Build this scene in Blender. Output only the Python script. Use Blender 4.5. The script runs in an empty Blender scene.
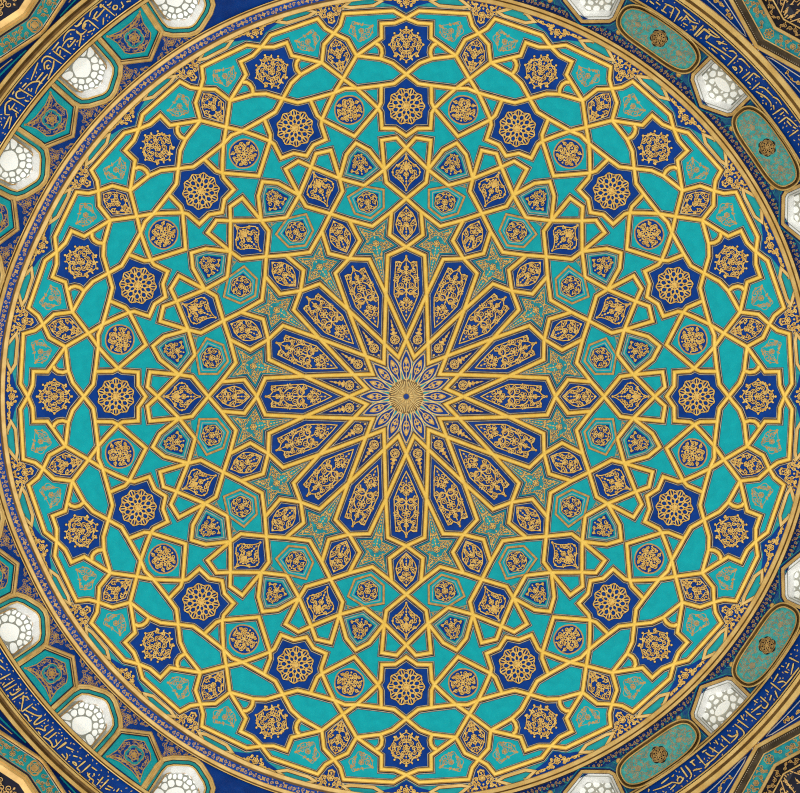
import bpy, math, random
import numpy as np
from mathutils import Vector
from mathutils.geometry import delaunay_2d_cdt

C = bpy.context.scene.collection
F = 700.0                      # drawing units per unit of slope, seen from the middle of the hall
ZA, HD, RD = 19.0, 5.2, 8.0    # crown height, rise and rim radius of the dome
D2R = math.pi / 180

# ------------------------------------------------------------------ materials
def lin(c):
    return tuple(((v / 255) / 12.92 if v / 255 <= 0.04045 else ((v / 255 + 0.055) / 1.055) ** 2.4) for v in c)

def mat(name, rgb, rough=0.5, metal=0.0, var=0.12, scale=3.0, spec=0.2, rgb2=None, emit=0.0):
    m = bpy.data.materials.new(name)
    m.use_nodes = True
    nt = m.node_tree
    b = nt.nodes['Principled BSDF']
    c = lin(rgb)
    c2 = lin(rgb2) if rgb2 else tuple(v * (1 - var) for v in c)
    tc = nt.nodes.new('ShaderNodeTexCoord')
    nz = nt.nodes.new('ShaderNodeTexNoise')
    nz.inputs['Scale'].default_value = scale
    nz.inputs['Detail'].default_value = 3
    rp = nt.nodes.new('ShaderNodeValToRGB')
    rp.color_ramp.elements[0].position = 0.35
    rp.color_ramp.elements[1].position = 0.65
    rp.color_ramp.elements[0].color = (*c2, 1)
    rp.color_ramp.elements[1].color = (*c, 1)
    nt.links.new(tc.outputs['Object'], nz.inputs['Vector'])
    nt.links.new(nz.outputs['Fac'], rp.inputs['Fac'])
    nt.links.new(rp.outputs['Color'], b.inputs['Base Color'])
    b.inputs['Roughness'].default_value = rough
    b.inputs['Metallic'].default_value = metal
    b.inputs['Specular IOR Level'].default_value = spec
    if emit:
        b.inputs['Emission Color'].default_value = (*c, 1)
        b.inputs['Emission Strength'].default_value = emit
    return m

M = dict(
    gold=mat('gilding', (242, 204, 100), .45, .0, rgb2=(234, 192, 82), scale=6),
    goldshade=mat('gilding_shade', (180, 136, 64), .5, .0, rgb2=(148, 108, 50), scale=5),  # browner gold that puts shade into the straps' sloping sides
    line=mat('gold_line', (234, 196, 110), .5, .0, rgb2=(198, 150, 70), scale=14),
    line2=mat('pale_gold_line', (236, 206, 134), .5, .0, rgb2=(206, 166, 90), scale=12),
    bronze=mat('bronze_line', (200, 160, 96), .5, .0, rgb2=(166, 128, 74), scale=10),
    oldgold=mat('old_gold', (220, 184, 116), .5, .0, rgb2=(184, 146, 84), scale=4),
    palegold=mat('pale_gold', (224, 190, 120), .5, .0, rgb2=(204, 164, 92), scale=4),
    brown=mat('brown_groove', (104, 78, 38), .6, .0, rgb2=(76, 54, 26), scale=5),
    beige=mat('beige_fillet', (184, 174, 152), .6, rgb2=(150, 140, 124), scale=10),
    dark=mat('dark_groove_and_shadow', (44, 42, 56), .7, scale=6),
    turq=mat('turquoise_glaze', (12, 166, 174), .35, rgb2=(9, 154, 163), scale=5),
    turq2=mat('deep_turquoise_glaze', (30, 156, 158), .35, rgb2=(22, 136, 142), scale=5),
    teal=mat('teal_glaze', (40, 156, 156), .4, rgb2=(26, 126, 138), scale=8),
    tealmix=mat('teal_blue_glaze', (44, 158, 160), .4, rgb2=(26, 122, 138), scale=8),
    cart=mat('pale_teal_glaze', (84, 188, 184), .4, rgb2=(54, 168, 170), scale=9),
    blue=mat('cobalt_glaze', (14, 62, 142), .4, rgb2=(12, 50, 122), spec=.08, scale=4),
    navy=mat('navy_glaze', (14, 48, 120), .45, rgb2=(12, 38, 98), spec=.08, scale=5),
    bluemix=mat('blue_teal_glaze', (30, 74, 140), .45, rgb2=(36, 108, 138), spec=.08, scale=9),
    black=mat('black_glaze', (28, 28, 42), .45, rgb2=(20, 20, 28), scale=4),
    darkband=mat('dark_brown_band', (84, 74, 58), .55, rgb2=(60, 52, 40), scale=5),
    plaster=mat('white_plaster', (234, 234, 230), .8, rgb2=(216, 216, 213), scale=3),
    stucco=mat('grey_stucco', (176, 176, 164), .8, rgb2=(150, 152, 142), scale=3),
    stucco2=mat('pale_stucco', (202, 200, 186), .8, rgb2=(182, 181, 168), scale=3),
    glass=mat('daylit_glass', (240, 242, 238), .3, rgb2=(236, 240, 236), emit=0.27),
    glass2=mat('daylit_glass_soft', (234, 234, 226), .3, rgb2=(226, 228, 222), emit=0.36),
    sunground=mat('dull_gold_ground', (128, 98, 50), .5, rgb2=(92, 74, 46), scale=9),
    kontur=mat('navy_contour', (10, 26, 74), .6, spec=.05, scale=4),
    buff=mat('buff_line', (188, 166, 126), .5, rgb2=(150, 140, 112), scale=9),
    grout=mat('grout', (58, 56, 62), .9, scale=5),
    white=mat('white_line', (222, 218, 204), .6, scale=5),
)

# ------------------------------------------------------------------ surfaces: drawing (x right, y up) -> place
def dome(a):
    x, y, h = a[:, 0], a[:, 1], a[:, 2]
    s = np.hypot(x, y) / F
    k = HD * s * s / RD ** 2
    z = np.where(k < 1e-9, ZA, (-1 + np.sqrt(1 + 4 * np.maximum(k, 1e-9) * ZA)) / (2 * np.maximum(k, 1e-9)))
    X, Y = x / F * z, -y / F * z
    n = np.stack([2 * HD * X / RD ** 2, 2 * HD * Y / RD ** 2, np.ones_like(X)], 1)
    n /= np.linalg.norm(n, axis=1)[:, None]
    return np.stack([X, Y, z], 1) - n * h[:, None]

ZK = np.array([10.0, 11.4, 11.65, 12.2, 13.6, 13.82, 14.3])
RL = np.array([584, 512, 499, 473, 417, 398, 384.])
RR_ = np.array([562, 493, 479, 457, 412, 401, 387.])

def drum(side):
    def f(a):
        x, y, d = a[:, 0], a[:, 1], -a[:, 2]      # h > 0 stands out into the room
        r = np.hypot(x, y)
        sn = x / np.maximum(r, 1e-6)
        K = RL if side == 'l' else RR_
        lo, hi = np.full_like(r, 9.0), np.full_like(r, 14.6)
        for _ in range(44):
            z = (lo + hi) / 2
            g = np.interp(z, ZK, K) + F * d / z
            up = g > r
            lo, hi = np.where(up, z, lo), np.where(up, hi, z)
        z = (lo + hi) / 2
        t = np.clip((sn + .25) / .5, 0, 1)
        t = t * t * (3 - 2 * t)
        rr = np.interp(z, ZK, RL) * (1 - t) + np.interp(z, ZK, RR_) * t
        X = rr * z / F + d
        return np.stack([X * sn, -X * y / np.maximum(r, 1e-6), z], 1)
    return f

def corner(theta, D):          # upright wall plane across a corner
    sx, sy = math.sin(theta * D2R), math.cos(theta * D2R)
    def f(a):
        x, y, h = a[:, 0], a[:, 1], a[:, 2]
        u = x * sx + y * sy
        z = F * (D - h) / u
        return np.stack([x / F * z, -y / F * z, z], 1)
    return f

# ------------------------------------------------------------------ drawing helpers (2D)
def pol(r, th):
    return (r * math.sin(th * D2R), r * math.cos(th * D2R))

def frame_at(phi, r0=0.0):     # local (u across, v outward) -> drawing
    s, c = math.sin(phi * D2R), math.cos(phi * D2R)
    return lambda u, v: ((r0 + v) * s + u * c, (r0 + v) * c - u * s)

def inside(p, poly):
    x, y = p
    c = False
    n = len(poly)
    for i in range(n):
        x1, y1 = poly[i]
        x2, y2 = poly[(i + 1) % n]
        if (y1 > y) != (y2 > y) and x < (x2 - x1) * (y - y1) / (y2 - y1) + x1:
            c = not c
    return c

def edge_dist(p, poly):
    best = 1e9
    px, py = p
    for i in range(len(poly)):
        x1, y1 = poly[i]
        x2, y2 = poly[(i + 1) % len(poly)]
        dx, dy = x2 - x1, y2 - y1
        L = dx * dx + dy * dy
        t = 0 if L == 0 else max(0, min(1, ((px - x1) * dx + (py - y1) * dy) / L))
        best = min(best, math.hypot(px - x1 - t * dx, py - y1 - t * dy))
    return best

def centroid(poly):
    return (sum(p[0] for p in poly) / len(poly), sum(p[1] for p in poly) / len(poly))

def scaled(poly, k, c=None):
    c = c or centroid(poly)
    return [(c[0] + (p[0] - c[0]) * k, c[1] + (p[1] - c[1]) * k) for p in poly]

def area(poly):
    return sum(poly[i][0] * poly[(i + 1) % len(poly)][1] - poly[(i + 1) % len(poly)][0] * poly[i][1] for i in range(len(poly))) / 2

def inset(poly, d):            # move every side inwards by d
    if area(poly) < 0:
        poly = poly[::-1]
    out, n = [], len(poly)
    for i in range(n):
        p0, p1, p2 = poly[i - 1], poly[i], poly[(i + 1) % n]
        a = (p1[0] - p0[0], p1[1] - p0[1]); b = (p2[0] - p1[0], p2[1] - p1[1])
        la, lb = math.hypot(*a) or 1, math.hypot(*b) or 1
        na, nb = (-a[1] / la, a[0] / la), (-b[1] / lb, b[0] / lb)
        m = (na[0] + nb[0], na[1] + nb[1])
        q = m[0] * m[0] + m[1] * m[1]
        k = min(2 / max(q, 1e-6), 2.5) if q > 1e-6 else 1
        out.append((p1[0] + m[0] * d * k, p1[1] + m[1] * d * k))
    return out

def resample(pts, step, closed=False):
    out = []
    n = len(pts)
    for i in range(n if closed else n - 1):
        a, b = pts[i], pts[(i + 1) % n]
        k = max(1, math.ceil(math.hypot(b[0] - a[0], b[1] - a[1]) / step))
        out += [(a[0] + (b[0] - a[0]) * j / k, a[1] + (b[1] - a[1]) * j / k) for j in range(k)]
    if not closed:
        out.append(pts[-1])
    return out

def smooth(pts, it=2, closed=False):
    for _ in range(it):
        out = []
        n = len(pts)
        for i in range(n if closed else n - 1):
            a, b = pts[i], pts[(i + 1) % n]
            out += [(a[0] * .75 + b[0] * .25, a[1] * .75 + b[1] * .25), (a[0] * .25 + b[0] * .75, a[1] * .25 + b[1] * .75)]
        pts = out if closed else [pts[0]] + out + [pts[-1]]
    return pts

def circle(c, r, n=16, a0=0.0, ry=None):
    ry = ry or r
    return [(c[0] + r * math.cos(a0 + 2 * math.pi * i / n), c[1] + ry * math.sin(a0 + 2 * math.pi * i / n)) for i in range(n)]

# ------------------------------------------------------------------ mesh collector
class MB:
    def __init__(s):
        s.v, s.f, s.m = [], [], []
        s.tr = None            # optional local (u, v) -> drawing
        s.halo = 0             # width of a dark edge laid under ribbons and blobs for contrast
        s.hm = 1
    def P(s, p):
        return s.tr(*p) if s.tr else p
    def face(s, idx, m=0):
        s.f.append(tuple(idx)); s.m.append(m)
    def fan(s, poly, h=.004, m=0):
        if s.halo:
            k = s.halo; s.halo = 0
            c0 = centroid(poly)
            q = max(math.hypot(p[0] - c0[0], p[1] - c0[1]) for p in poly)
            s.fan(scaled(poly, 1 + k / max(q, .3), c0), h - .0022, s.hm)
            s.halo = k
        i0 = len(s.v)
        c = s.P(centroid(poly))
        s.v.append((*c, h))
        for p in poly:
            s.v.append((*s.P(p), h))
        n = len(poly)
        for i in range(n):
            s.face((i0, i0 + 1 + i, i0 + 1 + (i + 1) % n), m)
    def ribbon(s, pts, w, h=.004, closed=False, m=0, taper=None):
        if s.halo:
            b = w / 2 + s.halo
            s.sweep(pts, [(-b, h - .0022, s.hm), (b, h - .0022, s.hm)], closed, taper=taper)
        prof = [(-w / 2, h, m), (w / 2, h, m)]
        s.sweep(pts, prof, closed, taper=taper)
    def sweep(s, pts, prof, closed=False, pre=None, post=None, taper=None, limit=2.2):
        """prof: (offset to the left, height, material of the strip that follows)"""
        pts = [s.P(p) for p in pts]
        pre = s.P(pre) if pre else None
        post = s.P(post) if post else None
        n = len(pts)
        i0, k = len(s.v), len(prof)
        for i, p in enumerate(pts):
            a = pts[i - 1] if (i or closed) else pre
            b = pts[(i + 1) % n] if (i < n - 1 or closed) else post
            d1 = (p[0] - a[0], p[1] - a[1]) if a else None
            d2 = (b[0] - p[0], b[1] - p[1]) if b else None
            if d1 is None or math.hypot(*d1) < 1e-9: d1 = d2
            if d2 is None or math.hypot(*d2) < 1e-9: d2 = d1
            if d1 is None: d1 = d2 = (1, 0)
            l1, l2 = math.hypot(*d1), math.hypot(*d2)
            n1, n2 = (-d1[1] / l1, d1[0] / l1), (-d2[1] / l2, d2[0] / l2)
            mx, my = n1[0] + n2[0], n1[1] + n2[1]
            q = mx * mx + my * my
            sc = min(2 / max(q, 1e-6), limit)
            tw = taper(i / max(1, n - 1)) if taper else 1
            for o, h, _ in prof:
                s.v.append((p[0] + mx * sc * o * tw, p[1] + my * sc * o * tw, h))
        for i in range(n if closed else n - 1):
            A, B = i0 + i * k, i0 + ((i + 1) % n) * k
            for j in range(k - 1):
                s.face((A + j, B + j, B + j + 1, A + j + 1), prof[j][2])
    def plate(s, poly, h=0.0, m=0, step=9.0, holes=(), skirt=.03, ms=None):
        if s.tr: poly = [s.P(p) for p in poly]; holes = [[s.P(p) for p in q] for q in holes]
        if area(poly) < 0: poly = poly[::-1]
        b = resample(poly, step, True)
        hs = [resample(q, step, True) for q in holes]
        pts = [Vector(p) for p in b]
        ed = [(i, (i + 1) % len(b)) for i in range(len(b))]
        for q in hs:
            o = len(pts)
            pts += [Vector(p) for p in q]
            ed += [(o + i, o + (i + 1) % len(q)) for i in range(len(q))]
        xs, ys = [p[0] for p in b], [p[1] for p in b]
        y, row = min(ys) + step * .5, 0
        while y < max(ys):
            x = min(xs) + step * (.5 if row % 2 else .2)
            while x < max(xs):
                if inside((x, y), b) and edge_dist((x, y), b) > step * .45 and all(not inside((x, y), q) and edge_dist((x, y), q) > step * .45 for q in hs):
                    pts.append(Vector((x, y)))
                x += step
            y += step; row += 1
        V, E, Fc, ov, _, _ = delaunay_2d_cdt(pts, ed, [], 0, 1e-5)
        i0 = len(s.v)
        s.v += [(v.x, v.y, h) for v in V]
        for t in Fc:
            c = ((V[t[0]].x + V[t[1]].x + V[t[2]].x) / 3, (V[t[0]].y + V[t[1]].y + V[t[2]].y) / 3)
            if inside(c, b) and not any(inside(c, q) for q in hs):
                s.face([i0 + i for i in t], m)
        if skirt:
            for q in [b] + hs:
                j0, n = len(s.v), len(q)
                s.v += [(*p, h) for p in q] + [(*p, h - skirt) for p in q]
                for i in range(n):
                    s.face((j0 + i, j0 + (i + 1) % n, j0 + n + (i + 1) % n, j0 + n + i), m if ms is None else ms)
    def build(s, name, mats, surf, origin=(0, 0, 0), parent=None):
        me = bpy.data.meshes.new(name)
        P = surf(np.array(s.v, float)) - np.array(origin)
        me.from_pydata(P.tolist(), [], s.f)
        for m in (mats if isinstance(mats, (list, tuple)) else [mats]):
            me.materials.append(M[m])
        me.polygons.foreach_set('material_index', s.m)
        me.update()
        o = bpy.data.objects.new(name, me)
        C.objects.link(o)
        if parent: o.parent = parent
        return o

def tag(o, label=None, cat=None, group=None, kind=None):
    if label: o['label'] = label
    if cat: o['category'] = cat
    if group: o['group'] = group
    if kind: o['kind'] = kind
    return o

def copy_tree(o, parent=None):
    c = o.copy()
    C.objects.link(c)
    if parent is not None:
        c.parent = parent
        c.matrix_parent_inverse = o.matrix_parent_inverse.copy()
    for ch in o.children:
        copy_tree(ch, c)
    return c

# ------------------------------------------------------------------ ornament drawing
def blob(mb, c, r, h=.0065, m=0, n=8):
    mb.fan(circle(c, r, n), h, m)

def leaf(mb, c, a, L, w, h=.0065, m=0):
    ca, sa = math.cos(a), math.sin(a)
    pts = [(0, 0), (.3, .5), (.6, .42), (1, 0), (.6, -.42), (.3, -.5)]
    mb.fan([(c[0] + ca * L * p - sa * w * q, c[1] + sa * L * p + ca * w * q) for p, q in pts], h, m)

def flower(mb, c, r, n=6, w=.8, h=.006, m=0, a0=.3):
    blob(mb, c, r * .3, h, m)
    for i in range(n):
        a = a0 + 2 * math.pi * i / n
        p = (c[0] + r * .68 * math.cos(a), c[1] + r * .68 * math.sin(a))
        mb.ribbon(circle(p, r * .3, 8), w * .8, h, True, m)
    mb.ribbon(circle(c, r * .42, 10), w * .6, h, True, m)

def spiral(mb, c, R, a0, d, w, turns=1.15, h=.0065, m=0):
    pts = []
    N = 15
    for i in range(N):
        t = i / (N - 1)
        r = R * (1 - .72 * t)
        a = a0 + d * turns * 2 * math.pi * t
        pts.append((c[0] + r * math.cos(a), c[1] + r * math.sin(a)))
    mb.ribbon(pts, w, h, False, m, taper=lambda t: 1 - .35 * t)
    blob(mb, pts[-1], w * .75, h, m, 6)
    return pts[0]

def scrolls(mb, region, seed, sp=5.0, w=1.0, sym=True, flowers=(), h=.0065, m=0, margin=1.6, outline=0, leaves=True, sym4=False):
    """fill a region (local u, v) with mirrored scrolling stems"""
    rnd = random.Random(seed)
    us = [p[0] for p in region]; vs = [p[1] for p in region]
    pts = []
    tries = 0
    cen = centroid(region)
    while tries < 2600:
        tries += 1
        p = (rnd.uniform(0 if sym else min(us), max(us)), rnd.uniform(cen[1] if sym4 else min(vs), max(vs)))
        if not inside(p, region) or edge_dist(p, region) < margin: continue
        if sym and p[0] < sp * .52: continue
        if any(math.hypot(p[0] - q[0], p[1] - q[1]) < sp for q in pts): continue
        if any(math.hypot(p[0] - c[0], p[1] - c[1]) < r + sp * .5 or (sym and math.hypot(-p[0] - c[0], p[1] - c[1]) < r + sp * .5) for c, r in flowers): continue
        pts.append(p)
    sg = (1, -1) if sym else (1,)
    vg = (1, -1) if sym4 else (1,)
    cv = cen[1]
    for i, p in enumerate(pts):
        a0, d = rnd.uniform(0, 6.28), rnd.choice((1, -1))
        R = min(sp * .56, edge_dist(p, region) + .3)
        near = sorted((q for q in pts if q is not p), key=lambda q: math.hypot(p[0] - q[0], p[1] - q[1]))[:2]
        la, ll = rnd.uniform(0, 6.28), rnd.uniform(.5, .8) * sp
        bend = rnd.uniform(-.25, .25)
        for s in sg:
            for t in vg:
                X = lambda q: (q[0] * s, cv + (q[1] - cv) * t)
                c = X(p)
                e = (c[0] + R * math.cos(a0) * s, c[1] + R * math.sin(a0) * t)
                sa = math.atan2(math.sin(a0) * t, math.cos(a0) * s)
                spiral(mb, c, R, sa, d * s * t, w, h=h, m=m)
                for q in near[:1]:
                    b = X(q)
                    mid = ((e[0] + b[0]) / 2 - (b[1] - e[1]) * bend * s * t, (e[1] + b[1]) / 2 + (b[0] - e[0]) * bend * s * t)
                    mb.ribbon([e, mid, b], w * .8, h, False, m)
                if leaves:
                    leaf(mb, (c[0] + R * math.cos(la) * s * .8, c[1] + R * math.sin(la) * t * .8), math.atan2(math.sin(la + .8) * t, math.cos(la + .8) * s), ll * .75, w * 1.9, h, m)
    for c, r in flowers:
        flower(mb, c, r, 6 if r > 2.5 else 5, max(.8, w), h + .001, m)
    if sym:
        v = min(vs) + margin
        while v < max(vs) - margin:
            if inside((0, v), region) and edge_dist((0, v), region) > margin * .7 and all(abs(v - c[1]) > r for c, r in flowers if abs(c[0]) < 1):
                leaf(mb, (0, v), math.pi / 2, sp * .62, w * 2.1, h, m)
            v += sp * .7
    if outline:
        mb.ribbon(resample(region, 4, True), outline, h, True, m)

def lobed(c, r, n, k=.12, a0=0.0, N=96, pw=1.0):
    out = []
    for i in range(N):
        a = 2 * math.pi * i / N
        q = abs(math.cos(n * (a - a0) / 2)) ** pw
        out.append((c[0] + r * (1 - k + k * q) * math.sin(a), c[1] + r * (1 - k + k * q) * math.cos(a)))
    return out

def lace_rosette(mb, c, R, n=10, w=1.0, h=.0065, m=0, a0=0.0):
    blob(mb, c, R * .17, h + .001, m, 14)
    for (rr, q, ph, el) in ((.36, .105, .5, 1.3), (.58, .135, 0, 1.35), (.82, .15, .5, 1.2)):
        for i in range(n):
            a = a0 + 2 * math.pi * (i + ph) / n
            p = (c[0] + rr * R * math.sin(a), c[1] + rr * R * math.cos(a))
            pts = []
            for j in range(10):
                b = 2 * math.pi * j / 10
                u, v = q * R * math.cos(b), q * R * el * math.sin(b)
                pts.append((p[0] + u * math.cos(a) + v * math.sin(a), p[1] - u * math.sin(a) + v * math.cos(a)))
            mb.ribbon(pts, w, h, True, m)
    for i in range(n):
        a = a0 + 2 * math.pi * i / n
        S = lambda rr, da=0: (c[0] + rr * R * math.sin(a + da), c[1] + rr * R * math.cos(a + da))
        mb.ribbon([S(.15), S(.42)], w * 1.2, h, False, m)
        mb.ribbon([S(.42), S(.62, math.pi / n * .9), S(.95, math.pi / n)], w * .9, h, False, m)
        mb.ribbon([S(.42), S(.62, -math.pi / n * .9), S(.95, -math.pi / n)], w * .9, h, False, m)
        blob(mb, S(.98, math.pi / n), w * .9, h, m, 6)
        blob(mb, S(.70, math.pi / n), w * .8, h, m, 6)
        mb.ribbon([S(.72), S(.92, math.pi / n * .35)], w * .7, h, False, m)
    mb.ribbon(lobed(c, R * .97, n, .10, a0 + math.pi / n), w * .9, h, True, m)

# ------------------------------------------------------------------ the strapwork nodes (radius, degrees from the wedge axis)
NODE = dict(A=(57.2, 0), B=(40.2, 11.25), Cc=(104.5, 11.25), E=(142.5, 7.45), F=(149.7, 0), G=(163, 5.9), K=(186, 4.55), J=(174, 11.25),
            L=(198.3, 0), M=(215.5, 5.3), N=(228.5, 5.5), O=(249, 0), P=(215.7, 11.25), S=(259, 11.25), Sm=(249.6, 8.57), W=(259.5, 2.1),
            U=(258, 5.48), X=(261, 0), Z=(268.6, 2.3), Y=(269.8, 5.18), n1=(285.2, 5.12), AA=(290, 5.57), n2=(295.5, 4.92), BB=(312.6, 4.6),
            DD=(313.8, 2.2), CC=(323, 0), q=(301.4, 7.4), FF=(312.6, 9.15), HH=(314.8, 11.25), EE=(324.5, 11.25), II=(265.8, 11.25),
            JJ=(345, 8.3), KK=(339.5, 4.35), LL=(334.3, 2.35), MM=(362.1, 9.35), NN=(370.8, 11.25), RS=(354.9, 5.0), RR=(353.3, 4.45), ra=(349.6, 4.08),
            rb=(345, 4.02), OO=(360.2, 3.95), PP=(374.2, 3.84), SS=(374.4, 1.76), TT=(379, 0), UU=(386.6, 1.9), VV=(388.6, 9.3), Vm=(377.6, 10.1))

def nd(code):
    """'K' on this half, '-K' mirrored over the wedge axis, \"K'\" mirrored over the next half axis"""
    neg = code.startswith('-'); code = code.lstrip('-')
    pr = code.endswith("'"); code = code.rstrip("'")
    r, t = NODE[code]
    if neg: t = -t
    if pr: t = 22.5 - t
    return pol(r, t)

def nds(txt):
    return [nd(c) for c in txt.split()]

CHAINS = [   # (points, point before, point after, which part)
    ("-B A Cc E' F' G' K'", "-A'x", None, 0),
    ("J K L -M -N -U -W O N P", "K'", None, 1),
    ("N Sm S", None, "Sm'", 1),
    ("X Z Y n1 AA q FF EE JJ' MM' NN Vm VV UU TT -SS -PP -OO -JJ", "-Z", None, 3),
    ("-JJ -KK -LL CC DD BB FF HH", None, "FF'", 2),
    ("II AA n2 BB", "AA'", None, 2),
    ("RS RR ra rb KK", None, None, 3),
]
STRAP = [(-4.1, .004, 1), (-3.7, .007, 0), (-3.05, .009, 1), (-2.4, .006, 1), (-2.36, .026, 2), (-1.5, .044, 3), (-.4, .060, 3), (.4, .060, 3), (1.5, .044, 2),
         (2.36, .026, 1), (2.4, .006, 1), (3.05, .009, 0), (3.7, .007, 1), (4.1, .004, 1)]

def mir(p):
    return (-p[0], p[1])

def rot(p, deg):
    s, c = math.sin(deg * D2R), math.cos(deg * D2R)
    return (p[0] * c + p[1] * s, -p[0] * s + p[1] * c)

lattice = bpy.data.objects.new('gilded_strapwork', None)
lattice.location = (0, 0, ZA - .2)
C.objects.link(lattice)
tag(lattice, 'raised gold strapwork lattice of interlaced stars covering the whole dome', 'strapwork')
LN = ['petal_strap', 'hexagon_strap', 'star_strap', 'outer_star_strap']
for part in range(4):
    mb = MB()
    for txt, pre, post, pt in CHAINS:
        if pt != part: continue
        pts = nds(txt)
        a = pol(57.2, -22.5) if pre == "-A'x" else (nd(pre) if pre else None)
        b = nd(post) if post else None
        for k in range(16):
            for fl in (0, 1):
                T = lambda p: rot(mir(p) if fl else p, 22.5 * k)
                mb.sweep(resample([T(p) for p in pts], 7), STRAP, False, T(a) if a else None, T(b) if b else None)
    mb.build(LN[part], ['beige', 'dark', 'goldshade', 'gold'], dome, (0, 0, ZA - .2), lattice)

# ------------------------------------------------------------------ the dome shell
mb = MB()
NR, NT = 26, 96
for i in range(NR + 1):
    for j in range(NT):
        mb.v.append((*pol(max(.5, 408 * i / NR), 360 * j / NT), -.04))
for i in range(NR):
    for j in range(NT):
        mb.face((i * NT + j, i * NT + (j + 1) % NT, (i + 1) * NT + (j + 1) % NT, (i + 1) * NT + j))
mb.face(range(NT))
tag(mb.build('ceiling', 'grout', dome), kind='structure', label='shallow dome shell behind the tile panels', cat='ceiling')

ORD = 'first second third fourth fifth sixth seventh eighth ninth tenth eleventh twelfth thirteenth fourteenth fifteenth sixteenth'.split()

def at_dome(p):
    return dome(np.array([[p[0], p[1], 0.0]]))[0]

def ring_of(root, origin, label, cat, group, offset=0):
    """sixteen copies round the dome; label(k) tells each one"""
    for k in range(16):
        o = root if k == 0 else copy_tree(root)
        a = 22.5 * k * D2R
        o.location = (origin[0] * math.cos(a) - origin[1] * math.sin(a), origin[0] * math.sin(a) + origin[1] * math.cos(a), origin[2])
        o.rotation_euler = (0, 0, a)
        tag(o, label(k), cat, group, 'thing')

def panel(name, poly, mats, label, cat, group, layers=(), phi=0.0, h=0.0, both=False, step=9.0):
    """a tile plate (poly in drawing coordinates), with child layers: (part name, material(s), draw function(mb), label)"""
    for fl in ((0, 1) if both else (0,)):
        pl = [mir(p) for p in poly] if fl else poly
        o3 = at_dome(centroid(pl))
        mb = MB()
        mb.plate(pl, h, 0, step)
        root = mb.build(name, mats, dome, o3)
        for pn, pm, fn, pl_label in layers:
            mb = MB()
            fr = frame_at(phi)
            mb.tr = (lambda u, v, fr=fr: mir(fr(u, v))) if fl else fr
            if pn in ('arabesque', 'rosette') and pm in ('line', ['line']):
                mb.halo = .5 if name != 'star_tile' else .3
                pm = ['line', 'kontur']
            fn(mb)
            ch = mb.build(pn, pm, dome, o3, root)
            if pl_label: ch['label'] = pl_label
        ring_of(root, o3, (lambda k, fl=fl: label(k, fl)) if both else label, cat, group)

H = 11.25
loc = lambda phi, pts: [(x * math.cos(phi * D2R) - y * math.sin(phi * D2R), x * math.sin(phi * D2R) + y * math.cos(phi * D2R)) for x, y in pts]   # drawing -> local

def cw(k): return ORD[k] + ' clockwise from top'
def side(fl): return 'anticlockwise' if fl else 'clockwise'

# 1 central rosette --------------------------------------------------------------
o3 = at_dome((0, 0))
mb = MB()
star = []
for k in range(16):
    star += [pol(54, 22.5 * k), pol(39.5, 22.5 * k + H)]
mb.plate(star, 0, 0, 6)
ros = mb.build('central_rosette', 'bluemix', dome, o3)
ros.location = o3
tag(ros, 'gold sunburst rosette with sixteen blue petals at the very centre of the dome', 'rosette')
pet_half = [(0, 47), (2.3, 42.5), (4.6, 37), (5.6, 32), (5.0, 27), (3.2, 22), (1.6, 17)]
pet = pet_half + [(-u, v) for u, v in pet_half[::-1] if u > 0]
pet = smooth(pet, 1, True)
mb = MB(); mb.plate(pet, .004, 0, 4, skirt=.004)
p0 = mb.build('petal', 'blue', dome, o3, ros)
mb = MB(); mb.ribbon(pet, 1.0, .009, True, 0); mb.build('outline', 'line2', dome, o3, p0)
mb = MB(); mb.ribbon(scaled(pet, 1.17, (0, 30)), .9, .007, True, 0); mb.build('teal_outline', 'teal', dome, o3, p0)
mb = MB()
leaf(mb, (0, 31.5), math.pi / 2, 8, 3.2, .008)
blob(mb, (0, 29.5), 1.5, .008)
for s in (1, -1):
    mb.ribbon(smooth([(0, 24), (2.2 * s, 26.5), (3.2 * s, 31), (1.9 * s, 36), (0, 39.5)], 2), .75, .008)
    leaf(mb, (.9 * s, 28), math.pi / 2 - .9 * s, 3.2, 1.5, .008)
    leaf(mb, (.5 * s, 24.5), math.pi / 2 - .7 * s, 3.0, 1.4, .008)
mb.ribbon([(0, 18), (0, 30)], .8, .008)
mb.build('arabesque', 'line', dome, o3, p0)
for k in range(1, 16):
    c = copy_tree(p0, ros)
    c.rotation_euler = (0, 0, 22.5 * k * D2R)
mb = MB()
rnd = random.Random(3)
mb.plate(circle((0, 0), 17.5, 48), .008, 1, 4, skirt=.004)
for i in range(48):
    a = 2 * math.pi * i / 48
    r0, r1 = (3.2, 15.5 + 6.5 * (i % 3 == 0) + 2.5 * (i % 2 == 0))
    mb.ribbon([(r0 * math.sin(a), r0 * math.cos(a)), ((r0 + r1) / 2 * math.sin(a), (r0 + r1) / 2 * math.cos(a)), (r1 * math.sin(a), r1 * math.cos(a))], .8, .012, taper=lambda t: (.35, .95, .8)[round(t * 2)])
for rr, n, w in ((5, 16, .9), (9, 24, .9), (13.5, 24, 1.1), (18, 32, 1.1)):
    for i in range(n):
        a = 2 * math.pi * (i + .5) / n
        leaf(mb, ((rr - 1) * math.sin(a), (rr - 1) * math.cos(a)), math.pi / 2 - a, 3.2, rr * 2.2 / n, .013)
mb.build('sunburst', ['line2', 'sunground'], dome, o3, ros)
mb = MB(); mb.plate(circle((0, 0), 2.6, 20), .014, 0, 3, skirt=.01)
mb.build('boss', 'blue', dome, o3, ros)['label'] = 'small round blue boss'

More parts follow.
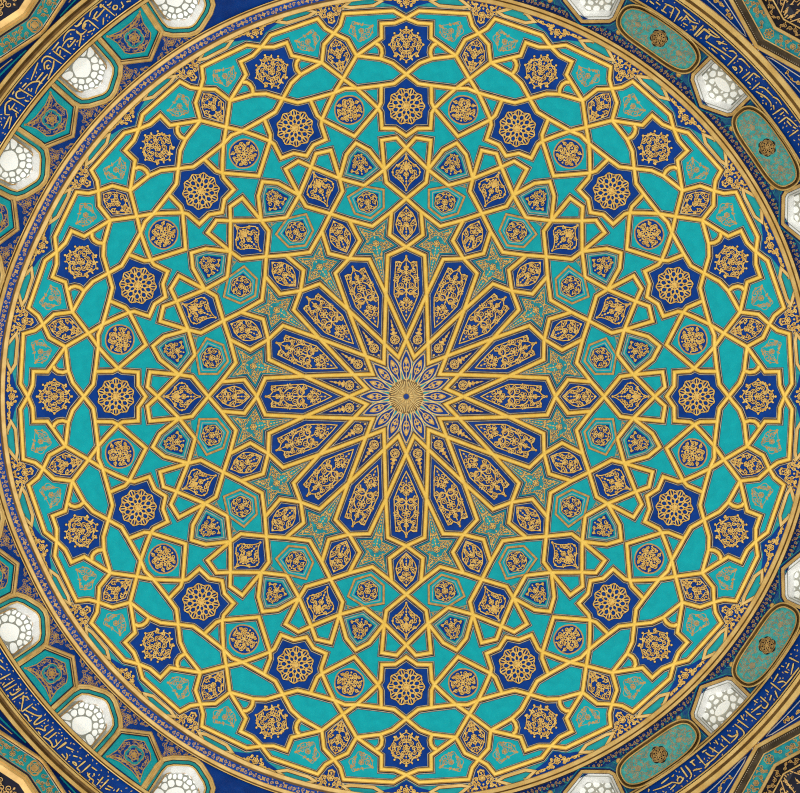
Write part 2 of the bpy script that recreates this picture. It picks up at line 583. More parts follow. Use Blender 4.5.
# 2 darts between the petals ---------------------------------------------------------
def dart_orn(mb):
    c = (0, 58)
    flower(mb, c, 3.6, 7, .8)
    mb.ribbon(circle(c, 4.4, 14), .8, .005, True)
    leaf(mb, (0, 51), -math.pi / 2, 3.2, 2.2)
    leaf(mb, (0, 62.5), math.pi / 2, 5, 4.4); leaf(mb, (0, 66), math.pi / 2, 5, 3.6); leaf(mb, (0, 70), math.pi / 2, 5, 2.4); leaf(mb, (0, 74), math.pi / 2, 5, 1.4)
    for s in (1, -1):
        leaf(mb, (1.2 * s, 63), math.pi / 2 - .8 * s, 3.4, 1.6); leaf(mb, (3.4 * s, 53.5), -.9 if s > 0 else math.pi + .9, 2.4, 1.3); leaf(mb, (.8 * s, 67), math.pi / 2 - .7 * s, 2.6, 1.3)
panel('dart_tile', nds("B A Cc A'"), 'navy', lambda k: f'small dark blue dart tile between central petals, {cw(k)}', 'tile', 'darts between the central petals',
      [('arabesque', 'line', dart_orn, None)], H)

# 3 big petals ------------------------------------------------------------------------
ph = [(0, 140), (1.6, 136), (4.4, 133.6), (7.2, 135.2), (10.4, 134.4), (11.0, 126), (11.9, 112), (12.2, 102.5), (8, 92), (3.5, 81.5), (0, 75)]
pcart = ph + [(-u, v) for u, v in ph[-2:0:-1]]
def petal_orn(mb):
    scrolls(mb, pcart, 11, 4.9, .85, True, [((0, 117), 4.6), ((0, 96), 3.5), ((0, 129), 2.4)], margin=1.5)
    mb.ribbon(resample(pcart, 3, True), 1.0, .006, True)
    blob(mb, (0, 140.5), 1.2)
    for s in (1, -1):
        mb.ribbon(smooth([(0, 106), (3 * s, 109), (7.5 * s, 108), (9.5 * s, 113), (7.5 * s, 119), (4 * s, 122)], 2), 1.2, .007)
        mb.ribbon(smooth([(0, 106), (2.5 * s, 103), (6.5 * s, 103), (8.5 * s, 99)], 2), 1.2, .007)
        mb.ribbon(smooth([(0, 88), (2 * s, 90), (4.5 * s, 92)], 2), 1, .007)
        blob(mb, (10 * s, 134.5), 1.1)
    mb.ribbon([(0, 99), (0, 113)], 1.0, .0065)
    mb.ribbon([(0, 121), (0, 134)], 1.0, .0065)
panel('petal_tile', nds("A Cc E F -E -Cc"), 'blue', lambda k: f'long cobalt petal panel with gold cartouche in the central star, {cw(k)}', 'panel', 'petals of the central star',
      [('arabesque', 'line', petal_orn, None)], 0)

# 4 teal five-point stars ----------------------------------------------------------------
st = nds("Cc E F G K J K' G' F' E'")
st_in = inset(st, 5.2)
st_l = loc(H, st)
def star_plate(mb):
    mb.tr = None
    mb.plate(inset(st, 5.6), .003, 0, 6, skirt=.003)
def star_orn(mb):
    scrolls(mb, loc(H, inset(st, 6.0)), 5, 4.3, .62, True, [((0, 156), 3.2)], margin=.9, h=.007)
    reg = loc(H, inset(st, 6.6))
    mb.ribbon(resample(reg, 3, True), .6, .007, True)
def star_line(mb):
    mb.ribbon(resample(loc(H, inset(st, 5.0)), 4, True), .7, .008, True)
panel('star_tile', st, 'navy', lambda k: f'teal five-pointed star tile with gold scrolls beyond the petals, {cw(k)}', 'star', 'teal stars round the petals',
      [('star_field', 'tealmix', star_plate, None), ('arabesque', 'line', star_orn, None), ('border', 'teal', star_line, 'thin teal border line')], H)

# 5 blue hexagons -----------------------------------------------------------------------
h1 = nds("F G K L -K -G")
h1r = [(0, 190), (3.5, 186), (6.5, 183.5), (9, 178), (10.4, 172), (8.3, 166), (4.5, 161), (0, 156.5)]
h1r = h1r + [(-u, v) for u, v in h1r[-2:0:-1]]
panel('hexagon_tile', h1, 'blue', lambda k: f'cobalt hexagon tile with gold filigree outside a petal tip, {cw(k)}', 'tile', 'hexagons at the petal tips',
      [('arabesque', 'line', lambda mb: scrolls(mb, h1r, 21, 4.3, .85, True, [((0, 172), 2.8)], margin=1.0, outline=.9), None)], 0)

# 6 turquoise fields with 7 small hexagons ------------------------------------------------------
panel('turquoise_field', nds("L M P M' L' K' J K"), 'turq', lambda k: f'turquoise field holding a bronze framed hexagon, {cw(k)}', 'tile', 'turquoise fields with small hexagons', (), H)
h2 = [pol(214.5, H), pol(208.3, 16.25), pol(190.4, 15.7), pol(182, H), pol(190.4, 6.8), pol(208.3, 6.25)]
h2l = loc(H, h2)
h2c = centroid(h2l)
def h2_frame(mb): mb.sweep(resample(h2l, 8, True), [(-1.3, .006, 1), (-1.0, .02, 0), (1.0, .02, 1), (1.3, .006, 1)], True)
def h2_core(mb): mb.plate(scaled(h2l, .66, h2c), .01, 0, 8, skirt=.008)
def h2_ring(mb): mb.ribbon(resample(scaled(h2l, .77, h2c), 6, True), .7, .009, True)
def h2_orn(mb):
    lace = lobed(h2c, 10.3, 6, .1)
    scrolls(mb, [(u, v) for u, v in lace], 8, 3.9, .75, True, [(h2c, 3.2)], margin=.8, h=.014, outline=.7)
panel('hexagon_medallion', h2, 'turq', lambda k: f'small blue hexagon medallion in a bronze frame on turquoise, {cw(k)}', 'medallion', 'bronze framed hexagon medallions',
      [('frame', ['bronze', 'dark'], h2_frame, 'bronze frame'), ('core', 'blue', h2_core, None), ('border', 'beige', h2_ring, None), ('arabesque', 'line', h2_orn, None)], H, h=.006)

# 8 tiny triangles ---------------------------------------------------------------------------
tri = nds("M N P")
def tri_orn(mb):
    c = centroid(loc(0, tri)); c = (c[0] - 1.2, c[1] - .6)
    mb.ribbon(scaled(loc(0, tri), .42, c), .8, .005, True); blob(mb, c, 1.1, .006)
panel('corner_triangle', tri, 'teal', lambda k, fl: f'tiny teal triangle {side(fl)} of the diamond tile {cw(k)}', 'tile', 'tiny triangles by the diamonds',
      [('ornament', 'bronze', tri_orn, None)], 0, both=True)

# 9 kites --------------------------------------------------------------------------------------
kt = nds("P N Sm S Sm' N'")
ktl = loc(H, kt)
kc = (0, 236.5)
def kt_core(mb): mb.plate(scaled(ktl, .58, kc), .004, 0, 8, skirt=.004)
def kt_line(mb): mb.ribbon(resample(scaled(ktl, .70, kc), 6, True), .8, .005, True)
def kt_orn(mb): scrolls(mb, scaled(ktl, .54, kc), 31, 3.9, .75, True, [((0, 233.5), 3.0)], margin=.9, h=.008)
panel('kite_tile', kt, 'turq2', lambda k: f'kite shaped teal tile with a blue gilded core, {cw(k)}', 'tile', 'kite tiles',
      [('core', 'blue', kt_core, None), ('border', 'beige', kt_line, None), ('arabesque', 'line', kt_orn, None)], H)

# 10 diamonds ----------------------------------------------------------------------------------------
qd = nds("L M N O -N -M")
qh = [(0, 241.5), (2.2, 236.5), (6, 233.5), (10, 231), (13.5, 227), (13.2, 221.5), (8.5, 218), (4.2, 214), (1.6, 210.5), (0, 206.5)]
qr = qh + [(-u, v) for u, v in qh[-2:0:-1]]
def q_orn(mb):
    scrolls(mb, qr, 41, 4.6, .9, True, [((0, 222.5), 2.6)], margin=1.0, outline=.95)
    leaf(mb, (0, 225), math.pi / 2, 11, 5.5, .007)
    for p in ((0, 242), (0, 206.5), (13.6, 224.5), (-13.6, 224.5)): blob(mb, p, 1.2)
panel('diamond_tile', qd, 'blue', lambda k: f'cobalt six-sided diamond tile with square gold arabesque, {cw(k)}', 'tile', 'diamond tiles',
      [('arabesque', 'line', q_orn, None)], 0)

# 11 plain quads ---------------------------------------------------------------------------------------
panel('wing_tile', nds("O W U N"), 'turq', lambda k, fl: f'plain turquoise wing tile {side(fl)} of the diamond tile {cw(k)}', 'tile', 'turquoise wings of the diamonds', (), 0, both=True)

# 12 inner ring of eight-point stars ---------------------------------------------------------------------
s1 = nds("X Z Y n1 AA n2 BB DD CC -DD -BB -n2 -AA -n1 -Y -Z")
panel('inner_star_medallion', s1, 'blue', lambda k: f'cobalt inner ring star with lacy gold rosette, {cw(k)}', 'star', 'inner ring of eight-pointed stars',
      [('rosette', ['line'], lambda mb: lace_rosette(mb, (0, 290.5), 18.6, 10, .9), None)], 0)

# 13 arrow fields -------------------------------------------------------------------------------------------
panel('arrow_field', nds("X Z Y n1 AA II S Sm N U W O"), 'turq', lambda k, fl: f'plain turquoise arrow field {side(fl)} of the inner star {cw(k)}', 'tile', 'turquoise arrow fields', (), 0, both=True)

# 14 round medallions -----------------------------------------------------------------------------------------
gg = nds("II AA q FF HH FF' q' AA'")
gc = (0, 291.8)
gpoly = smooth([(0, 306.8), (8, 305), (13.5, 299), (14.8, 291), (12.6, 283.5), (7, 279.5), (0, 277.6), (-7, 279.5), (-12.6, 283.5), (-14.8, 291), (-13.5, 299), (-8, 305)], 1, True)
def g_core(mb): mb.plate(gpoly, .004, 0, 8, skirt=.004)
def g_ring(mb): mb.ribbon(gpoly, 1.3, .007, True)
def g_orn(mb):
    scrolls(mb, circle(gc, 12.6, 26, 0, 12.4), 19, 4.1, .9, True, [(gc, 4.4)], margin=.9, h=.009)
    for i in range(8):
        a = 2 * math.pi * (i + .5) / 8
        leaf(mb, (gc[0] + 4.2 * math.sin(a), gc[1] + 4.2 * math.cos(a)), math.pi / 2 - a, 3.2, 2.2, .009)
panel('round_medallion', gg, 'turq', lambda k: f'turquoise tile with a round blue gilded medallion, {cw(k)}', 'medallion', 'round medallions between inner stars',
      [('core', 'blue', g_core, None), ('ring', 'bronze', g_ring, 'thin bronze ring'), ('arabesque', 'line', g_orn, None)], H)

# 15, 16 little triangles ------------------------------------------------------------------------------------------
panel('star_triangle', nds("BB n2 AA q FF"), 'turq', lambda k, fl: f'small turquoise triangle on the {side(fl)} shoulder of the inner star {cw(k)}', 'tile', 'turquoise triangles by inner stars', (), 0, both=True)
panel('sliver_triangle', nds("HH FF EE FF'"), 'teal', lambda k: f'tiny teal sliver above the round medallion tile, {cw(k)}', 'tile', 'teal slivers above round medallions', (), H)

# 17 long turquoise hexagons -----------------------------------------------------------------------------------------
panel('shuttle_tile', nds("CC DD BB FF EE JJ KK LL"), 'turq', lambda k, fl: f'plain turquoise shuttle tile between star rings, {side(fl)} of the star {cw(k)}', 'tile', 'turquoise shuttle tiles', (), 0, both=True)

# 18 outer hexagons --------------------------------------------------------------------------------------------------
oh = nds("EE JJ MM NN MM' JJ'")
orh = [(0, 364), (4.5, 361), (7, 357.5), (9.6, 352), (11.2, 345.5), (8.2, 341), (5, 336.5), (2.2, 333), (0, 331)]
orr = orh + [(-u, v) for u, v in orh[-2:0:-1]]
panel('outer_hexagon_tile', oh, 'blue', lambda k: f'dark blue hexagon tile with gold scrolls between outer stars, {cw(k)}', 'tile', 'outer hexagon tiles',
      [('arabesque', 'line', lambda mb: scrolls(mb, orr, 52, 4.4, .85, True, [((0, 347), 2.6)], margin=.9, outline=.8), None)], H)

# 19 outer ring of stars ----------------------------------------------------------------------------------------------
s2 = nds("CC LL KK rb ra RR OO PP SS TT -SS -PP -OO -RR -ra -rb -KK -LL")
s2h = [(0, 369), (2.5, 365.5), (7.5, 365), (11.5, 362.5), (14.6, 358), (16.4, 352), (14.6, 346), (11.5, 341.5), (7.5, 339), (2.5, 338.5), (0, 335)]
s2r = s2h + [(-u, v) for u, v in s2h[-2:0:-1]]
def s2_orn(mb):
    scrolls(mb, s2r, 64, 4.2, .85, True, [((0, 352), 3.6)], margin=1.0)
    for s in (1, -1):
        for t in (1, -1):
            mb.ribbon(smooth([(0, 352 + 16 * t), (5 * s, 352 + 13.6 * t), (7 * s, 352 + 9.5 * t), (11.5 * s, 352 + 9.5 * t), (13.2 * s, 352 + 5.5 * t), (16.5 * s, 352)], 2), .85, .0065)
            blob(mb, (11.8 * s, 352 + 11.4 * t), 1.1)
            leaf(mb, (5 * s, 352 + 13.2 * t), math.pi / 2 * t - .5 * s * t, 3.2, 1.8)
    for p in ((0, 369.5), (0, 334.5), (17, 352), (-17, 352)): blob(mb, p, 1.2)
panel('outer_star_medallion', s2, 'blue', lambda k: f'cobalt outer ring star with gold arabesque, {cw(k)}', 'star', 'outer ring of eight-pointed stars',
      [('arabesque', 'line', s2_orn, None)], 0)

# 20 nook triangles -----------------------------------------------------------------------------------------------------
panel('nook_triangle', nds("RR ra rb KK JJ"), 'turq', lambda k, fl: f'small turquoise nook triangle {side(fl)} of the outer star {cw(k)}', 'tile', 'nook triangles by outer stars', (), 0, both=True)

# 21 turquoise rim fields ---------------------------------------------------------------------------------------------------
t4 = nds("TT UU VV Vm NN MM JJ RR OO PP SS")
t4h = [(-10.5, 372), (-4, 373.5), (2, 375), (6.5, 378.5), (8.5, 374), (12, 368.5), (6.5, 365), (3.5, 358.5), (-1, 360.5), (-7, 362), (-9.5, 366)]
t4f = frame_at(7.0)
def t4_orn(mb):
    mb.tr2 = mb.tr
    q = [t4f(u, v) for u, v in t4h]
    c = t4f(0, 368.5)
    q = [(c[0] + (p[0] - c[0]) * 1.12, c[1] + (p[1] - c[1]) * 1.12) for p in q]
    scrolls(mb, q, 71, 4.9, .65, False, [(c, 2.8)], margin=.9, h=.005)
    for p in q[::2]: blob(mb, p, 1.2)
    mb.ribbon(smooth(q, 1, True), .55, .005, True)
panel('rim_field', t4, 'turq', lambda k, fl: f'turquoise rim tile with faint bronze scrolls, {side(fl)} of the star {cw(k)}', 'tile', 'turquoise rim fields',
      [('arabesque', 'bronze', t4_orn, 'faint bronze scrolls')], 0, both=True)

# 22, 23 rim spandrels and 24 lens tiles ----------------------------------------------------------------------------------------
sp0 = [pol(379, 0), pol(386.6, 1.9), pol(389, 3.6), pol(402, 6.2), pol(402, 0), pol(402, -6.2), pol(389, -3.6), pol(386.6, -1.9)]
sp0i = [(0, 384.1), (5, 386.9), (9.7, 390.3), (16, 392), (24.5, 394.2), (26.5, 397.6), (40, 401), (0, 403.4), (-40, 401), (-26.5, 397.6), (-24.5, 394.2), (-16, 392), (-9.7, 390.3), (-5, 386.9)]
def sp0_core(mb): mb.plate(sp0i, .004, 0, 8, skirt=.004)
def sp0_orn(mb):
    scrolls(mb, [(0, 387.5), (9, 392.5), (24, 396.8), (22, 399.6), (0, 400.2), (-22, 399.6), (-24, 396.8), (-9, 392.5)], 81, 4.3, 1.0, True, [((0, 394.5), 3.4)], margin=.8, h=.008)
    for s in (1, -1):
        mb.ribbon(smooth([(4 * s, 395), (12 * s, 397.5), (20 * s, 396.5), (30 * s, 398.6), (38 * s, 398.4)], 2), 1.1, .008)
        for u in (14, 22, 29): leaf(mb, (u * s, 397.6), (0 if s > 0 else math.pi) + .5, 3.6, 2, .008)
panel('rim_spandrel', sp0, 'teal', lambda k: f'blue and gold spandrel at the rim above the outer-ring star, {cw(k)}', 'tile', 'rim spandrels above outer stars',
      [('field', 'blue', sp0_core, None), ('arabesque', 'line', sp0_orn, None)], 0)
sp1 = [pol(370.8, H), pol(377.6, 12.4), pol(388.6, 13.2), pol(402, 15.4), pol(402, H), pol(402, 7.1), pol(388.6, 9.3), pol(377.6, 10.1)]
sp1i = [(0, 376.0), (5.8, 380.4), (9.8, 385.8), (12.4, 389.4), (15.2, 394.6), (29, 402), (0, 403.4), (-29, 402), (-15.2, 394.6), (-12.4, 389.4), (-9.8, 385.8), (-5.8, 380.4)]
def sp1_core(mb): mb.plate(sp1i, .004, 0, 8, skirt=.004)
def sp1_orn(mb): scrolls(mb, [(0, 379), (5, 384), (11, 391), (22, 397.5), (20, 400), (0, 400), (-20, 400), (-22, 397.5), (-11, 391), (-5, 384)], 91, 4.2, 1.0, True, [((0, 389), 3.4)], margin=.8, h=.008)
panel('rim_triangle', sp1, 'teal', lambda k: f'blue triangular rim tile with gold flower above the outer hexagon, {cw(k)}', 'tile', 'blue rim triangles',
      [('field', 'blue', sp1_core, None), ('arabesque', 'line', sp1_orn, None)], H)
ln = [pol(395.6, 9.15), pol(403.2, 7.25), pol(403.2, 5.5), pol(396.6, 3.6), pol(392.6, 4.8), pol(393.2, 8.1)]
def ln_frame(mb):
    mb.sweep(resample(ln, 6, True), [(-2.0, .012, 1), (-1.5, .024, 0), (.9, .03, 0), (1.4, .024, 1), (2.0, .012, 1)], True)
panel('lens_tile', [ln[0], ln[1], ln[2], ln[3], pol(388.5, 3), pol(389, 8.6)], 'turq2', lambda k, fl: f'gold framed teal lens tile at the rim, {side(fl)} of the star {cw(k)}', 'tile', 'lens tiles at the rim',
      [('frame', ['palegold', 'brown'], ln_frame, 'gold frame')], 0, h=0.0, both=True)

# ================================================================== the drum, its windows and panels
DL, DR = drum('l'), drum('r')

def bulge(th):                 # the left rim of the real dome is not quite a circle
    q = max(0, min(1, (-math.sin(th * D2R) - .9) / .1))
    return 3.2 * q * q * (3 - 2 * q)

def arc(r, t0, t1, step=1.25):
    n = max(2, int(abs(t1 - t0) / step))
    out = []
    for i in range(n + 1):
        th = t0 + (t1 - t0) * i / n
        out.append(pol(r + (bulge(th) if r < 412 else 0), th))
    return out

def strip(mb, r0, t0, t1, prof):
    """prof: (radius, height, material)"""
    mb.sweep(arc(r0, t0, t1), [(r - r0, h, m) for r, h, m in prof])

def at(surf, p, h=0.0):
    return surf(np.array([[p[0], p[1], h]]))[0]

def thing_mesh(name, fn, mats, surf, org, label, cat, group=None, kind=None):
    mb = MB(); fn(mb)
    o = mb.build(name, mats, surf, org)
    o.location = org
    return tag(o, label, cat, group, kind)

def part(name, fn, mats, surf, org, parent, label=None):
    mb = MB(); fn(mb)
    o = mb.build(name, mats, surf, org, parent)
    if label: o['label'] = label
    return o

def curls(mb, r0, r1, t0, t1, seed, sp, w, m=0, h=.006, flower_every=0):
    """a row of small scrolls along a band"""
    rnd = random.Random(seed)
    rm = (r0 + r1) / 2
    n = int(abs(t1 - t0) * D2R * rm / sp)
    for i in range(n):
        th = t0 + (t1 - t0) * (i + .5) / n
        rm = (r0 + r1) / 2 + bulge(th)
        if flower_every and i % flower_every == 0:
            c = pol(rm, th)
            blob(mb, c, (r1 - r0) * .26, h, m, 8)
            for k in range(4):
                a = k * math.pi / 2 + .5
                leaf(mb, c, a, (r1 - r0) * .46, w * 2.2, h, m)
            continue
        s = 1 if i % 2 else -1
        c = pol(rm + s * (r1 - r0) * .12 + rnd.uniform(-.5, .5), th)
        spiral(mb, c, (r1 - r0) * .30, rnd.uniform(0, 6.3), s, w, 1.1, h, m)
        q = pol(rm - s * (r1 - r0) * .30, th + rnd.uniform(-.2, .2))
        leaf(mb, q, rnd.uniform(0, 6.3), (r1 - r0) * .34, w * 2, h, m)

def order(k): return ORD[k]

# --- walls of the drum with their window openings
WL = [(-24.5, 471), (-23.2, 446), (-21.5, 440), (-17, 436), (-4, 429.2), (0, 428.4), (4, 429.2), (17, 436), (21.5, 440), (23.2, 446), (24.5, 471)]
WR = [(-26, 455.6), (-26, 431), (-23.5, 427.5), (-3, 417.5), (0, 416.2), (3, 417.5), (23.5, 427.5), (26, 431), (26, 455.6)]
LWIN = [-30, -44.6, -59.3, -74, -106, -120.7, -135.4, -150]
LPAN = [-37.2, -52.0, -66.7, -113.3, -128.0, -142.8]
RWIN = [25.1, 45.4, 65.4, 114.6, 134.6, 154.9]
RCAR = [35.2, 55.4, 75.2, 104.8, 124.6, 144.8]
def place(poly, th):
    f = frame_at(th)
    return [f(u, v) for u, v in poly]
for sd, nm, t0, t1, wins, wp, r0, r1, surf, m in (('l', 'wall_left', -180, 0, LWIN, WL, 417.2, 511, DL, 'blue'), ('r', 'wall_right', 0, 180, RWIN, WR, 412.2, 492, DR, 'bluemix')):
    mb = MB()
    poly = arc(r0, t0, t1, 1.5) + arc(r1, t1, t0, 1.5)
    mb.plate(poly, 0, 0, 14, [place(wp, t) for t in wins], skirt=0)
    o = mb.build(nm, m, surf)
    tag(o, None, None, None, 'structure')

# --- horizontal mouldings
def mould(name, side, rows, kind='structure'):
    t0, t1 = (-180, 0) if side == 'l' else (0, 180)
    mb = MB()
    for prof in rows: strip(mb, prof[0][0], t0, t1, prof)
    o = mb.build(name, ['palegold', 'brown', 'oldgold', 'dark', 'gold'], DL if side == 'l' else DR)
    tag(o, None, None, None, kind)
mould('trim_1', 'l', [[(398.2, -.05, 3), (399, -.05, 3), (404, -.05, 3), (409, -.05, 3), (413, -.05, 3)], [(398.0, -.02, 2), (398.5, .05, 0), (402.0, .05, 2), (402.5, .03, 1), (404.4, .012, 1)],
                      [(411.2, .01, 2), (411.8, .04, 0), (414.8, .045, 2), (415.2, .02, 1), (416.2, .02, 0), (416.6, .035, 0), (417.3, .03, 3), (417.9, .006, 3)]])
mould('trim_2', 'r', [[(401.4, -.03, 3), (402, -.005, 3), (412, -.005, 3), (413, -.003, 3)], [(401.2, -.02, 2), (401.8, .05, 0), (405.6, .06, 2), (406.0, .02, 1), (407.0, .02, 2), (407.3, .05, 0), (410.2, .05, 3), (410.5, .01, 3), (411.6, .006, 3)]])  # dark strip beyond the outer gold fillet is its shadow, put in as colour
mould('trim_3', 'l', [[(471.4, .01, 1), (472.0, .05, 0), (474.9, .06, 2), (475.3, .03, 1), (476.2, .03, 0), (476.5, .05, 0), (477.4, .04, 3), (477.9, .012, 3)]])
mould('trim_4', 'r', [[(454.4, .01, 1), (454.9, .03, 2), (456.2, .04, 1), (457.4, .05, 0), (459.3, .06, 3), (459.7, .012, 3)]])
mould('trim_5', 'l', [[(498.6, .01, 3), (499.2, .05, 0), (500.4, .06, 1), (500.8, .03, 1), (501.2, .06, 0), (503.4, .07, 2), (503.8, .05, 1), (506, .02, 1), (508.4, .05, 2), (508.8, .07, 0), (512.4, .08, 1), (513.2, 0, 1)]])
mould('trim_6', 'r', [[(478.4, .01, 3), (479, .05, 0), (480.2, .06, 3), (480.7, .03, 3), (481.1, .06, 0), (484.4, .07, 2), (484.8, .05, 1), (487.4, .05, 2), (487.8, .07, 0), (492.8, .08, 2), (493.6, 0, 1)]])

# --- left flowered band between the two gold fillets, right ornament band
def band(name, side, r0, r1, mats, label, cat, orn, orn_mat):
    surf = DL if side == 'l' else DR
    t0, t1 = (-180, 0) if side == 'l' else (0, 180)
    p = pol((r0 + r1) / 2, -90 if side == 'l' else 90)
    org = at(surf, p)
    def base(mb): strip(mb, r0, t0, t1, [(r0, .004, 0), (r1, .004, 0)])
    o = thing_mesh(name, base, mats, surf, org, label, cat)
    part('arabesque', orn, orn_mat, surf, org, o)
band('flower_band', 'l', 404.2, 411.5, 'blue', 'narrow blue band of gold flowers between two gold fillets on the left rim', 'band',
     lambda mb: curls(mb, 404.8, 411.0, -176, -4, 5, 4.6, .75, 0, .010, 5), 'bronze')
def rb(mb):
    curls(mb, 411.8, 417.5, 4, 176, 6, 4.2, .7, 0, .010)
    curls(mb, 415.0, 419.0, 4, 176, 9, 6.2, .6, 1, .009)
band('scroll_band', 'r', 411.2, 419.2, 'navy', 'narrow navy band of tiny scrolls above the right windows', 'band', rb, ['bronze', 'teal'])

# --- windows
def vor(sites, box, gap):
    cells = []
    for i, s in enumerate(sites):
        poly = list(box)
        for j, q in enumerate(sites):
            if i == j: continue
            k = s[2] / (s[2] + q[2])
            mx, my = s[0] + (q[0] - s[0]) * k, s[1] + (q[1] - s[1]) * k
            nx, ny = q[0] - s[0], q[1] - s[1]
            out = []
            for a in range(len(poly)):
                p, r = poly[a], poly[(a + 1) % len(poly)]
                dp, dr = (p[0] - mx) * nx + (p[1] - my) * ny, (r[0] - mx) * nx + (r[1] - my) * ny
                if dp <= 0: out.append(p)
                if (dp < 0) != (dr < 0) and abs(dp - dr) > 1e-9:
                    t = dp / (dp - dr)
                    out.append((p[0] + (r[0] - p[0]) * t, p[1] + (r[1] - p[1]) * t))
            poly = out
            if len(poly) < 3: break
        if len(poly) >= 3 and abs(area(poly)) > 3:
            cl = [poly[0]]
            for p in poly[1:]:
                if math.hypot(p[0] - cl[-1][0], p[1] - cl[-1][1]) > .4: cl.append(p)
            if len(cl) < 3: continue
            c = centroid(cl)
            d = min(edge_dist(c, cl), 9)
            k = max(.35, 1 - gap / max(d, .1))
            cells.append(smooth(scaled(cl, k, c), 2, True))
    return cells

def window(n, side, th, label):
    surf = DL if side == 'l' else DR
    wp = WL if side == 'l' else WR
    fr = frame_at(th)
    org = at(surf, fr(0, 450 if side == 'l' else 440))
    root = bpy.data.objects.new('window_%d' % n, None)
    root.location = org
    C.objects.link(root)
    tag(root, label, 'window', None, 'structure')
    dep = .16 if side == 'l' else .2
    def L(fn):
        def g(mb):
            mb.tr = fr; fn(mb)
        return g
    # the opening's reveal goes straight back into the wall
    P = [fr(*p) for p in resample(wp, 5, True)]
    a0 = surf(np.array([(*p, .01) for p in P]))
    rad = a0.copy(); rad[:, 2] = 0
    rad /= np.linalg.norm(rad, axis=1)[:, None]
    a1 = a0 + rad * (dep + .01)
    k = len(P)
    me = bpy.data.meshes.new('reveal')
    me.from_pydata((np.vstack([a0, a1]) - org).tolist(), [], [(i, (i + 1) % k, k + (i + 1) % k, k + i) for i in range(k)])
    me.materials.append(M['plaster'])
    rv = bpy.data.objects.new('reveal', me); C.objects.link(rv); rv.parent = root
    if side == 'l':
        box = [(-30, 472), (-30, 426), (0, 418), (30, 426), (30, 472)]
        lat = [(-21.5, 473), (-19, 447), (-14.5, 441), (0, 435.5), (14.5, 441), (19, 447), (21.5, 473)]
        S = [(0, 461, 3.0)]
        for i in range(12):
            a = 2 * math.pi * (i + .5) / 12
            S.append((14.2 * math.cos(a), 462 + 13.5 * math.sin(a), 1.0))
        for i in range(11):
            a = math.pi + math.pi * (i + .5) / 11
            S.append((19.6 * math.cos(a), 461 + 19.5 * math.sin(a), .8))
        for i in range(12):
            a = math.pi + math.pi * (i + .5) / 12
            S.append((25 * math.cos(a), 461 + 25 * math.sin(a), .8))
    else:
        lat = [(-22.5, 455.4), (-20.5, 433.5), (-15, 430.5), (0, 426.2), (15, 430.5), (20.5, 433.5), (22.5, 455.4)]
        S = [(0, 444, 3.0), (-9.5, 439.5, 1), (9.5, 439.5, 1), (0, 435.5, 1.1), (-15, 445, 1.2), (15, 445, 1.2), (-9, 450, 1.1), (9, 450, 1.1), (0, 453, 1.1), (-17, 437.5, 1.2), (17, 437.5, 1.2),
             (-8.5, 432, 1.1), (8.5, 432, 1.1), (-18, 452, 1), (18, 452, 1), (0, 429.5, 1), (-14, 432.5, .7), (14, 432.5, .7), (-4.5, 439, .6), (4.5, 439, .6), (-12, 454.5, .7), (12, 454.5, .7), (-20, 445, .6), (20, 445, .6)]
    j = .9 if side == 'l' else .35
    rj = random.Random(77 + (side == 'r'))
    S = [S[0]] + [(a + rj.uniform(-j, j), b + rj.uniform(-j, j), c * rj.uniform(.85, 1.15)) for a, b, c in S[1:]]
    cells = vor(S, lat, .5 if side == 'l' else .7)
    if side == 'r':
        cells = [scaled(c, .97) for c in cells]
        cells[0] = [(9.8 * math.copysign(abs(math.cos(t)) ** 1.3, math.cos(t)), 444 + 4.7 * math.sin(t)) for t in [2 * math.pi * i / 28 for i in range(28)]]
    g = part('lattice', L(lambda mb: mb.plate([(u * 1.22, 452 + (v - 452) * 1.3) for u, v in lat], -dep, 0, 10, skirt=0)), 'stucco' if side == 'l' else 'stucco2', surf, org, root, 'pierced pale grey stucco lattice')
    for c in cells:
        pm = MB(); pm.tr = fr
        q = [p for p in c]
        pm.fan(q, -dep + .012)
        pm.build('pane', 'glass' if side == 'l' else 'glass2', surf, org, g)
    part('lattice_rim', L(lambda mb: mb.ribbon(lat, 1.1, -dep + .02, False)), 'bronze' if side == 'l' else 'stucco', surf, org, root)
    if side == 'l':
        part('frame', L(lambda mb: mb.sweep(wp[::-1], [(-.5, -.01, 0), (-.1, .02, 0), (1.3, .03, 1), (1.6, .012, 1), (2.2, .012, 2), (5.0, .012, 1), (5.7, .012, 3), (6.0, .03, 3), (7.0, .045, 4), (8.2, .045, 3), (8.6, .04, 4), (10.0, .04, 3), (10.6, .008, 3)])),
             ['palegold', 'dark', 'turq2', 'oldgold', 'palegold'], surf, org, root)
    else:
        part('frame', L(lambda mb: mb.sweep(wp[::-1], [(-4.4, -.06, 5), (-3.2, -.03, 4), (-2.2, -.03, 5), (-.6, .0, 5), (-.2, .03, 1), (.3, .03, 0), (3.4, .04, 1), (3.8, .012, 1), (4.4, .012, 2), (5.4, .012, 6), (6.2, .012, 1)])),
             ['oldgold', 'dark', 'blue', 'oldgold', 'stucco', 'plaster', 'teal'], surf, org, root)
    return root
n = 1
def ordn(i, lst, what):
    half = len(lst) // 2
    return ('%s down in the upper left' if what == 'l' else '%s down in the upper right') % ORD[i] if i < half else ('%s up in the lower left' if what == 'l' else '%s up in the lower right') % ORD[len(lst) - 1 - i]
for i, t in enumerate(LWIN):
    window(n, 'l', t, 'white pebble lattice window in gold and teal frame, ' + ordn(i, LWIN, 'l')); n += 1
for i, t in enumerate(RWIN):
    window(n, 'r', t, 'shield shaped window with large oval panes, ' + ordn(i, RWIN, 'r')); n += 1

